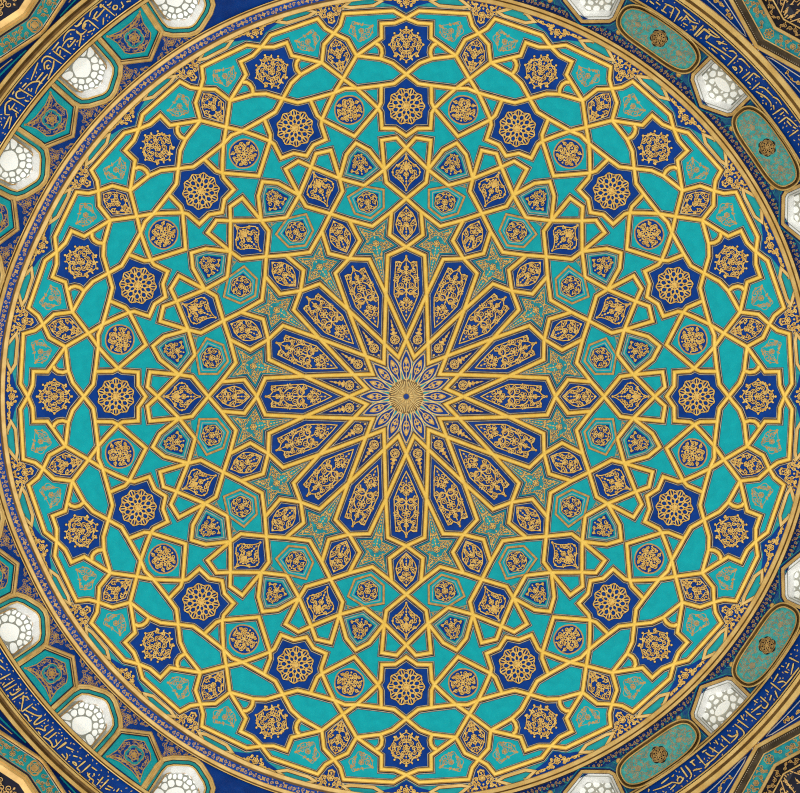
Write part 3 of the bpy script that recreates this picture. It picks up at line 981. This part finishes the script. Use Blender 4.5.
# --- left panels
PP_ = [(-25, 470.5), (-23, 440.5), (0, 427.2), (23, 440.5), (25, 470.5)]
PC = [(-20, 467), (-16.2, 456), (-16.2, 444), (-12.5, 439.6), (0, 433.2), (12.5, 439.6), (16.2, 444), (16.2, 456), (20, 467), (8, 464), (-8, 464)]
for i, t in enumerate(LPAN):
    fr = frame_at(t)
    org = at(DL, fr(0, 450))
    def L(fn, fr=fr):
        def g(mb):
            mb.tr = fr; fn(mb)
        return g
    o = thing_mesh('drum_tile', L(lambda mb: mb.plate(PP_, .008, 0, 9)), 'turq', DL, org,
                   'pentagonal blue and teal gilded panel between windows, ' + ordn(i, LPAN, 'l'), 'tile', 'pentagonal panels between the left windows')
    o['kind'] = 'thing'
    f = part('field', L(lambda mb: mb.plate(PC, .014, 0, 9, skirt=.006)), 'blue', DL, org, o)
    part('outline', L(lambda mb: mb.ribbon(resample(PC, 4, True), .9, .02, True)), 'bronze', DL, org, f)
    part('frame', L(lambda mb: mb.sweep(PP_[::-1], [(-.6, .012, 0), (.2, .03, 0), (.7, .03, 1), (1.3, .04, 1), (1.7, .03, 0), (2.3, .03, 2), (2.8, .05, 1), (4.6, .05, 2), (5.6, .008, 0)])), ['dark', 'oldgold', 'palegold'], DL, org, o)
    part('quatrefoil', L(lambda mb: mb.sweep(lobed((0, 450), 8.6, 4, .16, math.pi / 4, 40), [(-1.2, .02, 0), (1.2, .02, 0)], True)), 'teal', DL, org, o, 'teal quatrefoil ring')
    def fl(mb):
        flower(mb, (0, 450), 5.2, 7, 1, .02); flower(mb, (0, 450), 3, 5, .9, .022)
        mb.ribbon(lobed((0, 450), 10.2, 4, .16, math.pi / 4, 40), .7, .02, True)
        for s in (1, -1):
            mb.ribbon(smooth([(0, 461), (6 * s, 460.5), (12 * s, 462.5), (18.5 * s, 465.8)], 2), 1.6, .02)
            for u in (4, 8, 12, 15.5): leaf(mb, (u * s, 461.3 + (u > 10) * 1.2), (0 if s > 0 else math.pi) + .7, 3, 2, .022)
            blob(mb, (20.5 * s, 467.6), 1.2, .022)
        leaf(mb, (0, 441), -math.pi / 2, 5, 3.4, .022); leaf(mb, (2, 440), -.9, 3, 2, .022); leaf(mb, (-2, 440), -2.2, 3, 2, .022)
    part('flower', L(fl), 'bronze', DL, org, o)
    part('arabesque', L(lambda mb: scrolls(mb, inset(PC, 1.0), 17, 4.0, .6, True, [((0, 450), 10.5)], margin=1.0, h=.019)), 'bronze', DL, org, o)

# --- blue spandrels between the left frames and the rim
TS = sorted(LWIN + LPAN, reverse=True)
TS = [t for t in TS if True]
tr_i = 0
tris = [(a + b) / 2 for a, b in zip(TS, TS[1:]) if abs(a - b) < 9]
for i, t in enumerate(tris):
    fr = frame_at(t)
    org = at(DL, fr(0, 424))
    sp = [(-27, 417.3), (-14, 417.9), (0, 418.1), (14, 417.9), (27, 417.3), (15, 423.5), (7, 428), (5, 436), (-5, 436), (-7, 428), (-15, 423.5)]
    def L(fn, fr=fr):
        def g(mb):
            mb.tr = fr; fn(mb)
        return g
    h = len(tris) // 2
    lab = 'small blue flowered spandrel over window frames, %s from the %s' % (ORD[i] if i < h else ORD[len(tris) - 1 - i], 'top of the upper left' if i < h else 'bottom of the lower left')
    o = thing_mesh('spandrel_tile', L(lambda mb: mb.plate(sp, .004, 0, 7, skirt=0)), 'blue', DL, org, lab, 'tile', 'blue spandrels above the left windows')
    o['kind'] = 'thing'
    part('arabesque', L(lambda mb: scrolls(mb, sp, 23, 4.0, .58, True, [((0, 424.5), 3.2)], margin=.9, h=.010)), 'bronze', DL, org, o)

# --- right cartouches
for i, t in enumerate(RCAR):
    tr = lambda s, v, t=t: pol(v, t + s / 438.0 / D2R)
    org = at(DR, tr(0, 438))
    def L(fn, tr=tr):
        def g(mb):
            mb.tr = tr; fn(mb)
        return g
    cap = []
    for j in range(56):
        a = 2 * math.pi * j / 56
        cap.append((42.5 * math.copysign(abs(math.cos(a)) ** .55, math.cos(a)), 438.3 + 14.6 * math.copysign(abs(math.sin(a)) ** .72, math.sin(a))))
    o = thing_mesh('cartouche_tile', L(lambda mb: mb.plate(cap, .008, 0, 8)), 'cart', DR, org,
                   'long rounded teal cartouche with dark centre medallion, ' + ordn(i, RCAR, 'r'), 'tile', 'rounded cartouches between the right windows')
    o['kind'] = 'thing'
    part('frame', L(lambda mb: mb.sweep(cap[::-1], [(-.4, .01, 1), (.1, .04, 1), (1.0, .045, 2), (1.3, .02, 2), (3.4, .03, 0), (3.9, .05, 0), (4.9, .05, 2), (5.4, .008, 2)], True)), ['palegold', 'oldgold', 'brown'], DR, org, o)
    part('medallion', L(lambda mb: mb.plate(lobed((0, 438.3), 9.2, 6, .16), .014, 0, 5, skirt=.006)), 'black', DR, org, o, 'dark lobed medallion')
    def md(mb):
        lace_rosette(mb, (0, 438.3), 8.0, 8, .5, .02)
    part('rosette', L(md), 'bronze', DR, org, o)
    def ar(mb):
        scrolls(mb, scaled(cap, .93), 33, 3.5, .55, True, [((0, 438.3), 9.2), ((25, 438.3), 3.0)], margin=.8, h=.013)
        for s in (1, -1):
            flower(mb, (25 * s, 438.3), 3.0, 5, 1, .014); leaf(mb, (21 * s, 438.3), 0 if s > 0 else math.pi, 8, 4, .014)
    part('arabesque', L(ar), 'buff', DR, org, o, 'bronze scrolls')
# gold studs on the right wall beside each window
studs = [(t + s * 5.15) for t in RWIN for s in (-1, 1)]
for i, t in enumerate(studs):
    p = pol(421.6, t)
    org = at(DR, p)
    def sd(mb, p=p):
        mb.fan(circle(p, 1.9, 10), .02)
        mb.sweep(circle(p, 1.9, 10), [(-.01, .02, 0), (-.8, .004, 0)], True)
    h = len(studs) // 2
    o = thing_mesh('gold_stud', sd, 'line', DR, org, 'small round gold stud beside right windows, %s from the %s' % (ORD[i] if i < h else ORD[len(studs) - 1 - i], 'top of the upper right' if i < h else 'bottom of the lower right'), 'stud', 'gold studs beside the right windows')
    fr = frame_at(t)
    def tri3(mb, fr=fr):
        mb.tr = fr
        mb.ribbon([(-6, 419.3), (0, 427.5), (6, 419.3)], .8, .012, False)
        mb.ribbon([(-3.5, 425), (0, 430.5), (3.5, 425)], .7, .012, False)
    part('surround', tri3, 'turq2', DR, org, o, 'teal chevron lines')

# ================================================================== inscription friezes
def U(x0, y0, span, txt):
    """strokes followed along the wall: 'x,y x,y; ...' in units of span/793 from x0, y0"""
    out = []
    for st in txt.split(';'):
        pts = []
        for p in st.split():
            a, b = p.split(',')
            pts.append((x0 + float(a) * span / 793 - 406.25, 396.5 - (y0 + float(b) * span / 793)))
        if len(pts) > 1: out.append(pts)
    return out
TL = U(0, 60, 70, '430,30 350,230;540,160 430,290 400,380;610,60 540,220;300,260 250,310;450,240 350,250 270,335;215,320 240,340 380,420;240,345 185,360 180,420 215,440 280,425;100,430 150,440 290,530;130,450 60,490 55,600 60,620 110,620;100,510 110,580 170,490;140,555 230,615;130,640 100,780;110,640 40,780;490,140 430,210 410,240;280,455 310,470 330,462;440,250 480,265;140,390 160,350;320,320 330,350;360,320 350,360;180,600 190,650') \
   + U(20, 20, 70, '625,110 560,110 500,180 490,240;600,200 540,215 500,260 480,300;600,195 590,220 560,215;630,220 550,320 540,270;470,315 580,385;440,250 375,330 360,340;375,350 500,445;410,360 440,300 470,310;460,340 450,400;245,480 260,430 320,400 470,495;280,560 270,490 320,450 355,480;385,460 375,540 315,680;330,510 300,520 310,560 345,540;640,140 700,170 670,300;700,30 640,80 620,60;750,40 700,90 740,110;640,250 660,230;600,330 620,325') \
   + U(70, 0, 70, '350,50 510,180;350,45 340,80 360,80 380,50;310,70 240,110 220,190;390,100 300,210 250,210;310,130 260,200 320,240;210,230 325,325;210,230 170,240 140,300 150,320 180,290;160,200 90,290 55,300;70,350 130,400 190,340;130,400 100,525;500,60 480,100 530,110 540,60 500,60;380,200 375,280;420,60 450,50 470,20;580,20 600,60;640,20 690,10;200,370 250,345;420,160 410,190;280,320 260,350;590,90 610,60')
BL = U(0, 640, 60, '0,340 75,400;0,520 140,445;20,640 190,530;50,680 220,580;160,790 315,690;20,690 110,730 120,780;130,690 160,740 280,650;300,790 300,740 370,760;30,600 60,560;210,660 270,640;5,260 40,300') \
   + U(0, 690, 70, '270,30 100,130;0,30 90,50 100,110;130,180 210,270 240,280;250,245 370,155;130,150 230,240;270,60 240,240;300,70 330,110;290,230 430,300 475,285;270,270 320,300 330,360 360,340;475,290 380,370 400,400 520,330;310,420 380,490 430,500;380,440 440,430 520,470 500,420 550,395;430,470 460,510;610,440 490,530;640,480 540,560;490,530 580,580 600,670 700,560;630,560 650,620;750,590 610,700;600,690 720,770;340,390 390,440;250,330 290,360;360,190 420,230;440,590 480,600;500,600 530,630') \
   + U(60, 723, 70, '75,220 0,280;290,430 190,510;345,470 210,590;95,480 90,540 190,590 230,560;190,510 230,550;140,440 180,450 190,490 140,450;0,420 60,430 90,380 70,340;230,610 300,670 340,640;490,610 400,720;550,640 420,780;310,560 330,620 390,650 350,700 410,720;340,570 310,600;70,270 160,310;20,350 60,400;150,370 200,385;220,390 250,410;510,740 570,760;540,710 600,740;640,780 670,740;360,500 420,540;385,570 390,600')
TR = U(640, 0, 70, '385,90 340,200;450,130 385,245;385,90 330,60 280,40;480,190 430,230;530,180 470,240;450,130 400,80;520,170 570,240 660,270;490,110 630,235;715,290 610,400;720,330 640,415;720,325 790,360;300,60 260,110;610,290 600,350;640,290 620,330;180,20 230,60;110,10 160,50;240,110 300,150;490,260 540,290;760,400 740,440') \
   + U(690, 20, 70, '150,60 50,180;160,105 70,190;160,105 270,190 330,200;230,170 180,220;210,100 340,200;180,240 380,370 470,430;300,240 420,280;440,350 490,350 530,390;535,400 425,515;330,240 350,270 320,270 330,240;240,320 310,380;550,440 590,440 680,540;480,530 530,540 520,580 480,530;560,520 600,560 560,600;680,590 590,660;720,600 630,690;720,600 790,650;790,710 700,790;350,400 400,450;370,310 410,350;20,60 60,110;650,700 690,730') \
   + U(740, 80, 60, '250,90 320,100 400,180 430,210;210,150 340,220 410,300 410,350;430,220 500,250 550,330;560,370 430,460;560,370 600,400 640,450;610,490 510,570;610,490 680,540 760,620;770,660 650,745;620,540 680,610;530,460 580,420;340,300 350,330;440,330 450,390;270,210 300,230;700,620 740,640')
BR = U(640, 733, 60, '540,460 630,580;600,430 690,540 660,610;500,640 490,610 530,570 560,600 580,590;580,590 530,670 490,660 430,650;430,650 300,720 170,760;470,680 400,750;660,390 720,350;750,290 790,330;280,670 380,590;700,500 760,470;420,580 450,550;120,740 110,780') \
   + U(680, 710, 70, '10,650 80,760;60,630 140,730 110,780;190,515 290,630;130,590 180,640 150,610;330,420 440,490;440,490 380,560 290,620;290,480 340,520 390,520;465,290 570,380;440,490 540,400;540,280 600,310 660,260;640,230 660,290 580,370;650,110 775,200;620,160 730,240 720,300 660,340;740,10 790,50;400,340 430,390;460,380 500,420;250,480 300,450;170,680 250,660;280,660 350,580;690,60 720,110') \
   + U(730, 650, 70, '670,85 780,140;545,270 490,360;460,370 575,460;720,150 690,280;670,150 640,210;780,200 640,380 580,430;540,370 600,350 640,380;345,530 435,610;360,620 240,710;435,610 400,670 360,640;180,700 300,790;400,450 440,480;510,460 540,540;470,510 450,570;580,180 610,190;620,240 660,260;300,730 350,720;270,570 310,600')
def frieze(side, r0, r1, label, texts):
    surf = DL if side == 'l' else DR
    t0, t1 = (-180, 0) if side == 'l' else (0, 180)
    org = at(surf, pol((r0 + r1) / 2, t0 + 90))
    def base(mb): strip(mb, r0, t0, t1, [(r0 + (r1 - r0) * i / 4, .008, 0) for i in range(5)])
    o = thing_mesh('inscription_frieze', base, 'blue', surf, org, label, 'frieze')
    for k, (tx, (a0, a1), lab) in enumerate(texts):
        mb = MB()
        rnd = random.Random(40 + k)
        allp, strokes = [], []
        for st in tx:
            q = resample(smooth(st, 2) if len(st) > 2 else st, 2.2)
            q = [p for p in q if r0 + 1 < math.hypot(*p) < r1 - .8]
            if len(q) < 2: continue
            allp += q
            strokes.append(q)
        # small vowel marks scattered in the free ground
        for i in range(420):
            th, r = rnd.uniform(a0, a1), rnd.uniform(r0 + 2, r1 - 2)
            p = pol(r, th)
            if all(math.hypot(p[0] - q[0], p[1] - q[1]) > 2.4 for q in allp):
                a = rnd.uniform(0, 6.3)
                e = (p[0] + 1.9 * math.cos(a), p[1] + 1.9 * math.sin(a))
                if rnd.random() < .3: blob(mb, p, .7, .014, 0, 6)
                else: mb.ribbon([p, ((p[0] + e[0]) / 2 + .4, (p[1] + e[1]) / 2), e], .8, .014)
                allp += [p, e]
        ins = mb.build('inscription', 'line2', surf, org, o)
        tag(ins, lab, None, None, 'stuff')
        for q in strokes:
            sm = MB()
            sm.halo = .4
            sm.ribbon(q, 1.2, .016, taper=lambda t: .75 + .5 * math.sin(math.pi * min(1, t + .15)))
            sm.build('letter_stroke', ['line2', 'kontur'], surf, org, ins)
frieze('l', 477.4, 499.2, 'cobalt inscription frieze with gold script round the left side of the drum',
       [(TL, (-62, -33), 'gold script in the upper left'), (BL, (-147, -118), 'gold script in the lower left')])
frieze('r', 459.4, 479.2, 'cobalt inscription frieze with gold script round the right side of the drum',
       [(TR, (29, 62), 'gold script in the upper right'), (BR, (118, 151), 'gold script in the lower right')])

# ================================================================== corner arches and their spandrels
def chev(u0, slope, T=190, soft=0):
    k = math.tan(slope * D2R)
    if soft: return [(-T, u0 + T * k), (-soft, u0 + soft * k), (-soft * .35, u0 + soft * k * .45), (soft * .35, u0 + soft * k * .45), (soft, u0 + soft * k), (T, u0 + T * k)]
    return [(-T, u0 + T * k), (0, u0), (T, u0 + T * k)]
for th, where in ((-45, 'upper left'), (45, 'upper right'), (135, 'lower right'), (-135, 'lower left')):
    left = th < 0
    D = 8.36 if left else 8.05
    u0, slope = (512.8, 11.5) if left else (493.5, 16.2)
    surf = corner(th, D)
    fr = frame_at(th)
    k = math.tan(slope * D2R)
    org = at(surf, fr(0, u0 + 10))
    def L(fn, fr=fr):
        def g(mb):
            mb.tr = fr; fn(mb)
        return g
    root = bpy.data.objects.new('corner_arch', None); root.location = org; C.objects.link(root)
    tag(root, 'pointed corner arch with teal flowered band and dark gilded vault, %s corner' % where, 'arch', 'corner arches')
    ch = resample(chev(u0, slope, 232, 7 if left else 0), 12)
    if left:
        part('outer_rib', L(lambda mb: mb.sweep(ch, [(-.6, -.02, 1), (0, .07, 0), (1.4, .09, 1), (1.7, .07, 0), (3.4, .07, 2), (3.7, .02, 2), (4.4, .02, 3), (5.2, .012, 3)])), ['palegold', 'oldgold', 'dark', 'beige'], surf, org, root)
        b0, b1 = 5.0, 20.0
        part('inner_rib', L(lambda mb: mb.sweep(ch, [(19.8, .012, 2), (20.6, .02, 2), (20.8, .01, 3), (22.4, .01, 3), (22.7, .05, 0), (25, .07, 1), (25.3, .05, 0), (27.8, .06, 1), (28.4, .03, 1), (34.5, -.03, 3), (35.5, -.06, 3)])), ['palegold', 'oldgold', 'beige', 'dark'], surf, org, root)
        e0 = 35.2
    else:
        def orb(mb):
            mb.sweep(ch, [(-.6, -.02, 1), (0, .07, 0), (3.4, .08, 1), (3.8, .02, 2), (11, .02, 1), (11.3, .04, 1), (12.2, .04, 3), (12.5, .012, 3)])
        part('outer_rib', L(orb), ['palegold', 'oldgold', 'darkband', 'beige'], surf, org, root)
        def beads(mb):
            for s in (1, -1):
                for i in range(60):
                    t = 3 + i * 2.0
                    blob(mb, (t * s, u0 + t * k + 5.4 / math.cos(slope * D2R)), .55, .03, 0, 5)
        part('beading', L(beads), 'beige', surf, org, root, 'row of tiny pale beads')
        b0, b1 = 12.4, 25.2
        part('inner_rib', L(lambda mb: mb.sweep(ch, [(25, .012, 1), (25.4, .05, 0), (28.2, .06, 1), (28.6, .02, 2), (37.6, .02, 1), (37.9, .04, 1), (39.2, .04, 2), (39.6, -.03, 2)])), ['oldgold', 'oldgold', 'black'], surf, org, root)
        for s in (1, -1):
            def ib(mb, s=s):
                scrolls(mb, [(s * 1.5, u0 + 30.5 / math.cos(slope * D2R)), (s * 125, u0 + 125 * k + 30.5), (s * 125, u0 + 125 * k + 37.5), (s * 1.5, u0 + 36.5 / math.cos(slope * D2R))], 5, 4.2, .7, False, margin=.5, h=.03)
            part('scroll_pattern', L(ib), 'bronze', surf, org, root, 'dull bronze scrolls')
        e0 = 39.4
    cs = 1 / math.cos(slope * D2R)
    bd = part('flowered_band', L(lambda mb: mb.sweep(ch, [(b0, .012, 0), ((b0 + b1) / 2, .012, 0), (b1, .012, 0)])), 'turq2' if left else 'tealmix', surf, org, root)
    for s in (1, -1):
        def bands(mb, s=s):
            q = [(s * 9, u0 + 9 * k + (b0 + 1) * cs), (s * 125, u0 + 125 * k + (b0 + 1) * cs), (s * 125, u0 + 125 * k + (b1 - 1) * cs), (s * 9, u0 + 9 * k + (b1 - 1) * cs)]
            cc = [((s * t, u0 + t * k + (b0 + b1) / 2 * cs), 3.0) for t in (26, 46, 66, 86, 106)]
            scrolls(mb, q, 14, 4.0, .8, False, cc, margin=.8, h=.022)
        part('arabesque', L(bands), 'bronze', surf, org, bd)
    def boss(mb):
        c = (0, u0 + (b0 + b1) / 2 * cs)
        if left:
            mb.ribbon(lobed(c, 7.2, 4, .2, math.pi / 4, 40), 1.8, .024, True); mb.ribbon(lobed(c, 5, 4, .2, 0, 32), 1, .024, True)
            blob(mb, c, 3.6, .026, 0, 10)
        else:
            flower(mb, c, 5.2, 7, 1.0, .024)
    part('apex_flower', L(boss), 'bronze', surf, org, bd)
    # the vault of the niche runs back into the corner behind the arch
    def vault(mb):
        q = [(-232, u0 + 232 * k + e0 * cs), (0, u0 + e0 * cs), (232, u0 + 232 * k + e0 * cs), (232, u0 + 170), (-232, u0 + 170)]
        mb.plate(q, 0, 0, 14, skirt=0)
    def sink(mb, base):
        sx, sy = math.sin(th * D2R), math.cos(th * D2R)
        v2 = []
        for x, y, h in mb.v:
            u, t = x * sx + y * sy, x * sy - y * sx
            e = max(0, u - (u0 + abs(t) * k + e0 * cs))
            v2.append((x, y, h + base - .05 - .014 * e))
        mb.v = v2
    mb = MB(); mb.tr = fr; vault(mb); mb.tr = None; sink(mb, 0)
    vt = mb.build('vault', 'black', surf, org, root)
    mb = MB(); mb.tr = fr
    reg = [(-70, u0 + 70 * k + (e0 + 4) * cs), (0, u0 + (e0 + 3) * cs), (70, u0 + 70 * k + (e0 + 4) * cs), (70, u0 + 90), (-70, u0 + 90)]
    if left:
        scrolls(mb, reg, 3, 6.2, 1.0, True, margin=1.0, h=0)
    else:
        scrolls(mb, reg, 4, 5.0, .7, True, margin=1.0, h=0)
        for s in (1, -1):
            for a in (8, 22, 40): mb.ribbon([(0 + a * .3 * s, u0 + (e0 + 2) * cs), (a * s, u0 + e0 + 34)], 1.1, 0)
        mb.ribbon([(0, u0 + e0 + 2), (0, u0 + e0 + 40)], 1.1, 0)
    mb.tr = None; sink(mb, .012)
    mb.build('arabesque', 'bronze', surf, org, vt)
    # spandrels
    R = 512 if left else 492.5
    for s in (1, -1):
        A = []
        for j in range(14):
            t = 5 + 210 * j / 13
            A.append((s * t, math.sqrt(R * R - t * t) - 1.0))
        poly = A + [(s * 215, u0 + 215 * k), (s * 5, u0 + 5 * k)]
        sorg = at(surf, fr(s * 70, u0 + 5))
        up = 'clockwise' if s > 0 else 'anticlockwise'
        o = thing_mesh('arch_spandrel', L(lambda mb: mb.plate(poly, -.02, 0, 10, skirt=0)), 'navy' if left else 'blue', surf, sorg, 'narrow gilded blue spandrel on the %s side of the %s corner arch' % (up, where), 'spandrel', 'spandrels beside the corner arches')
        o['kind'] = 'thing'
        th0 = lambda t, f_: (s * t, math.sqrt(R * R - t * t) * (1 - f_) + (u0 + t * k) * f_)
        if left:
            part('teal_strip', L(lambda mb: mb.ribbon([th0(t, .36) for t in range(24, 214, 8)], 2.6, -.01, taper=lambda q: .5 + .9 * q)), 'turq2', surf, sorg, o, 'plain teal strip')
            part('gold_strip', L(lambda mb: mb.ribbon([th0(t, .66) for t in range(40, 214, 8)], 1.6, -.008, taper=lambda q: .5 + 1.5 * q)), 'palegold', surf, sorg, o)
        else:
            part('white_border', L(lambda mb: mb.ribbon([th0(t, .20 + 1.2 / t) for t in range(212, 16, -8)] + [th0(14, .5)] + [th0(t, .80 - 1.2 / t) for t in range(20, 214, 8)], .9, -.008)), 'white', surf, sorg, o, 'thin white border line')
            q = [th0(t, .36) for t in range(30, 214, 8)] + [th0(t, .64) for t in range(212, 28, -8)]
            part('arabesque', L(lambda mb: scrolls(mb, q, 27, 4.4, 1.1, False, margin=.7, h=-.006)), 'line', surf, sorg, o)

# plain lower walls between the corner arches
for th, nm, D in ((0, 'wall_top', 8.25), (90, 'wall_right_lower', 8.1), (180, 'wall_bottom', 8.25), (-90, 'wall_left_lower', 8.4)):
    fr = frame_at(th)
    mb = MB(); mb.tr = fr
    q = math.tan(22.5 * D2R)
    mb.plate([(-500 * q, 500), (500 * q, 500), (600 * q, 600), (-600 * q, 600)], 0, 0, 30, skirt=0)
    tag(mb.build(nm, 'turq2', corner(th, D)), None, None, None, 'structure')

# ------------------------------------------------------------------ camera and light
cd = bpy.data.cameras.new('camera')
cd.sensor_width = 36.0
cd.lens = 36.0 * F / 800
cd.shift_x = -6.25 / 800
cd.shift_y = 0.0
cam = bpy.data.objects.new('camera', cd)
cam.location = (0, 0, 0)
cam.rotation_euler = (math.pi, 0, 0)
C.objects.link(cam)
bpy.context.scene.camera = cam

w = bpy.data.worlds.new('hall')
bpy.context.scene.world = w
w.use_nodes = True
w.node_tree.nodes['Background'].inputs['Color'].default_value = (1.0, .99, .975, 1)
w.node_tree.nodes['Background'].inputs['Strength'].default_value = 0.41
def fill_light(name, loc, power, size, rotx=math.pi):
    ld = bpy.data.lights.new(name, 'AREA')
    ld.shape = 'DISK'; ld.size = size; ld.energy = power; ld.color = (1, .985, .955)
    o = bpy.data.objects.new(name, ld)
    o.location = loc; o.rotation_euler = (rotx, 0, 0)
    C.objects.link(o)
fill_light('added_fill_light', (0, 0, -1.0), 900, 3.0)  # unseen fill light added behind the camera to model the strap relief
for k in range(8):
    a = 2 * math.pi * (k + .5) / 8
    fill_light('added_ring_light', (6.2 * math.cos(a), 6.2 * math.sin(a), 5.0), 160, .8)  # ring of unseen lights added outside the view to brighten the drum
vs = bpy.context.scene.view_settings
vs.view_transform = 'Standard'
vs.look = 'None'
vs.exposure = 0.0
vs.gamma = 1.0

bpy.context.scene.cycles.use_denoising = False
bpy.context.scene.cycles.filter_width = 1.1
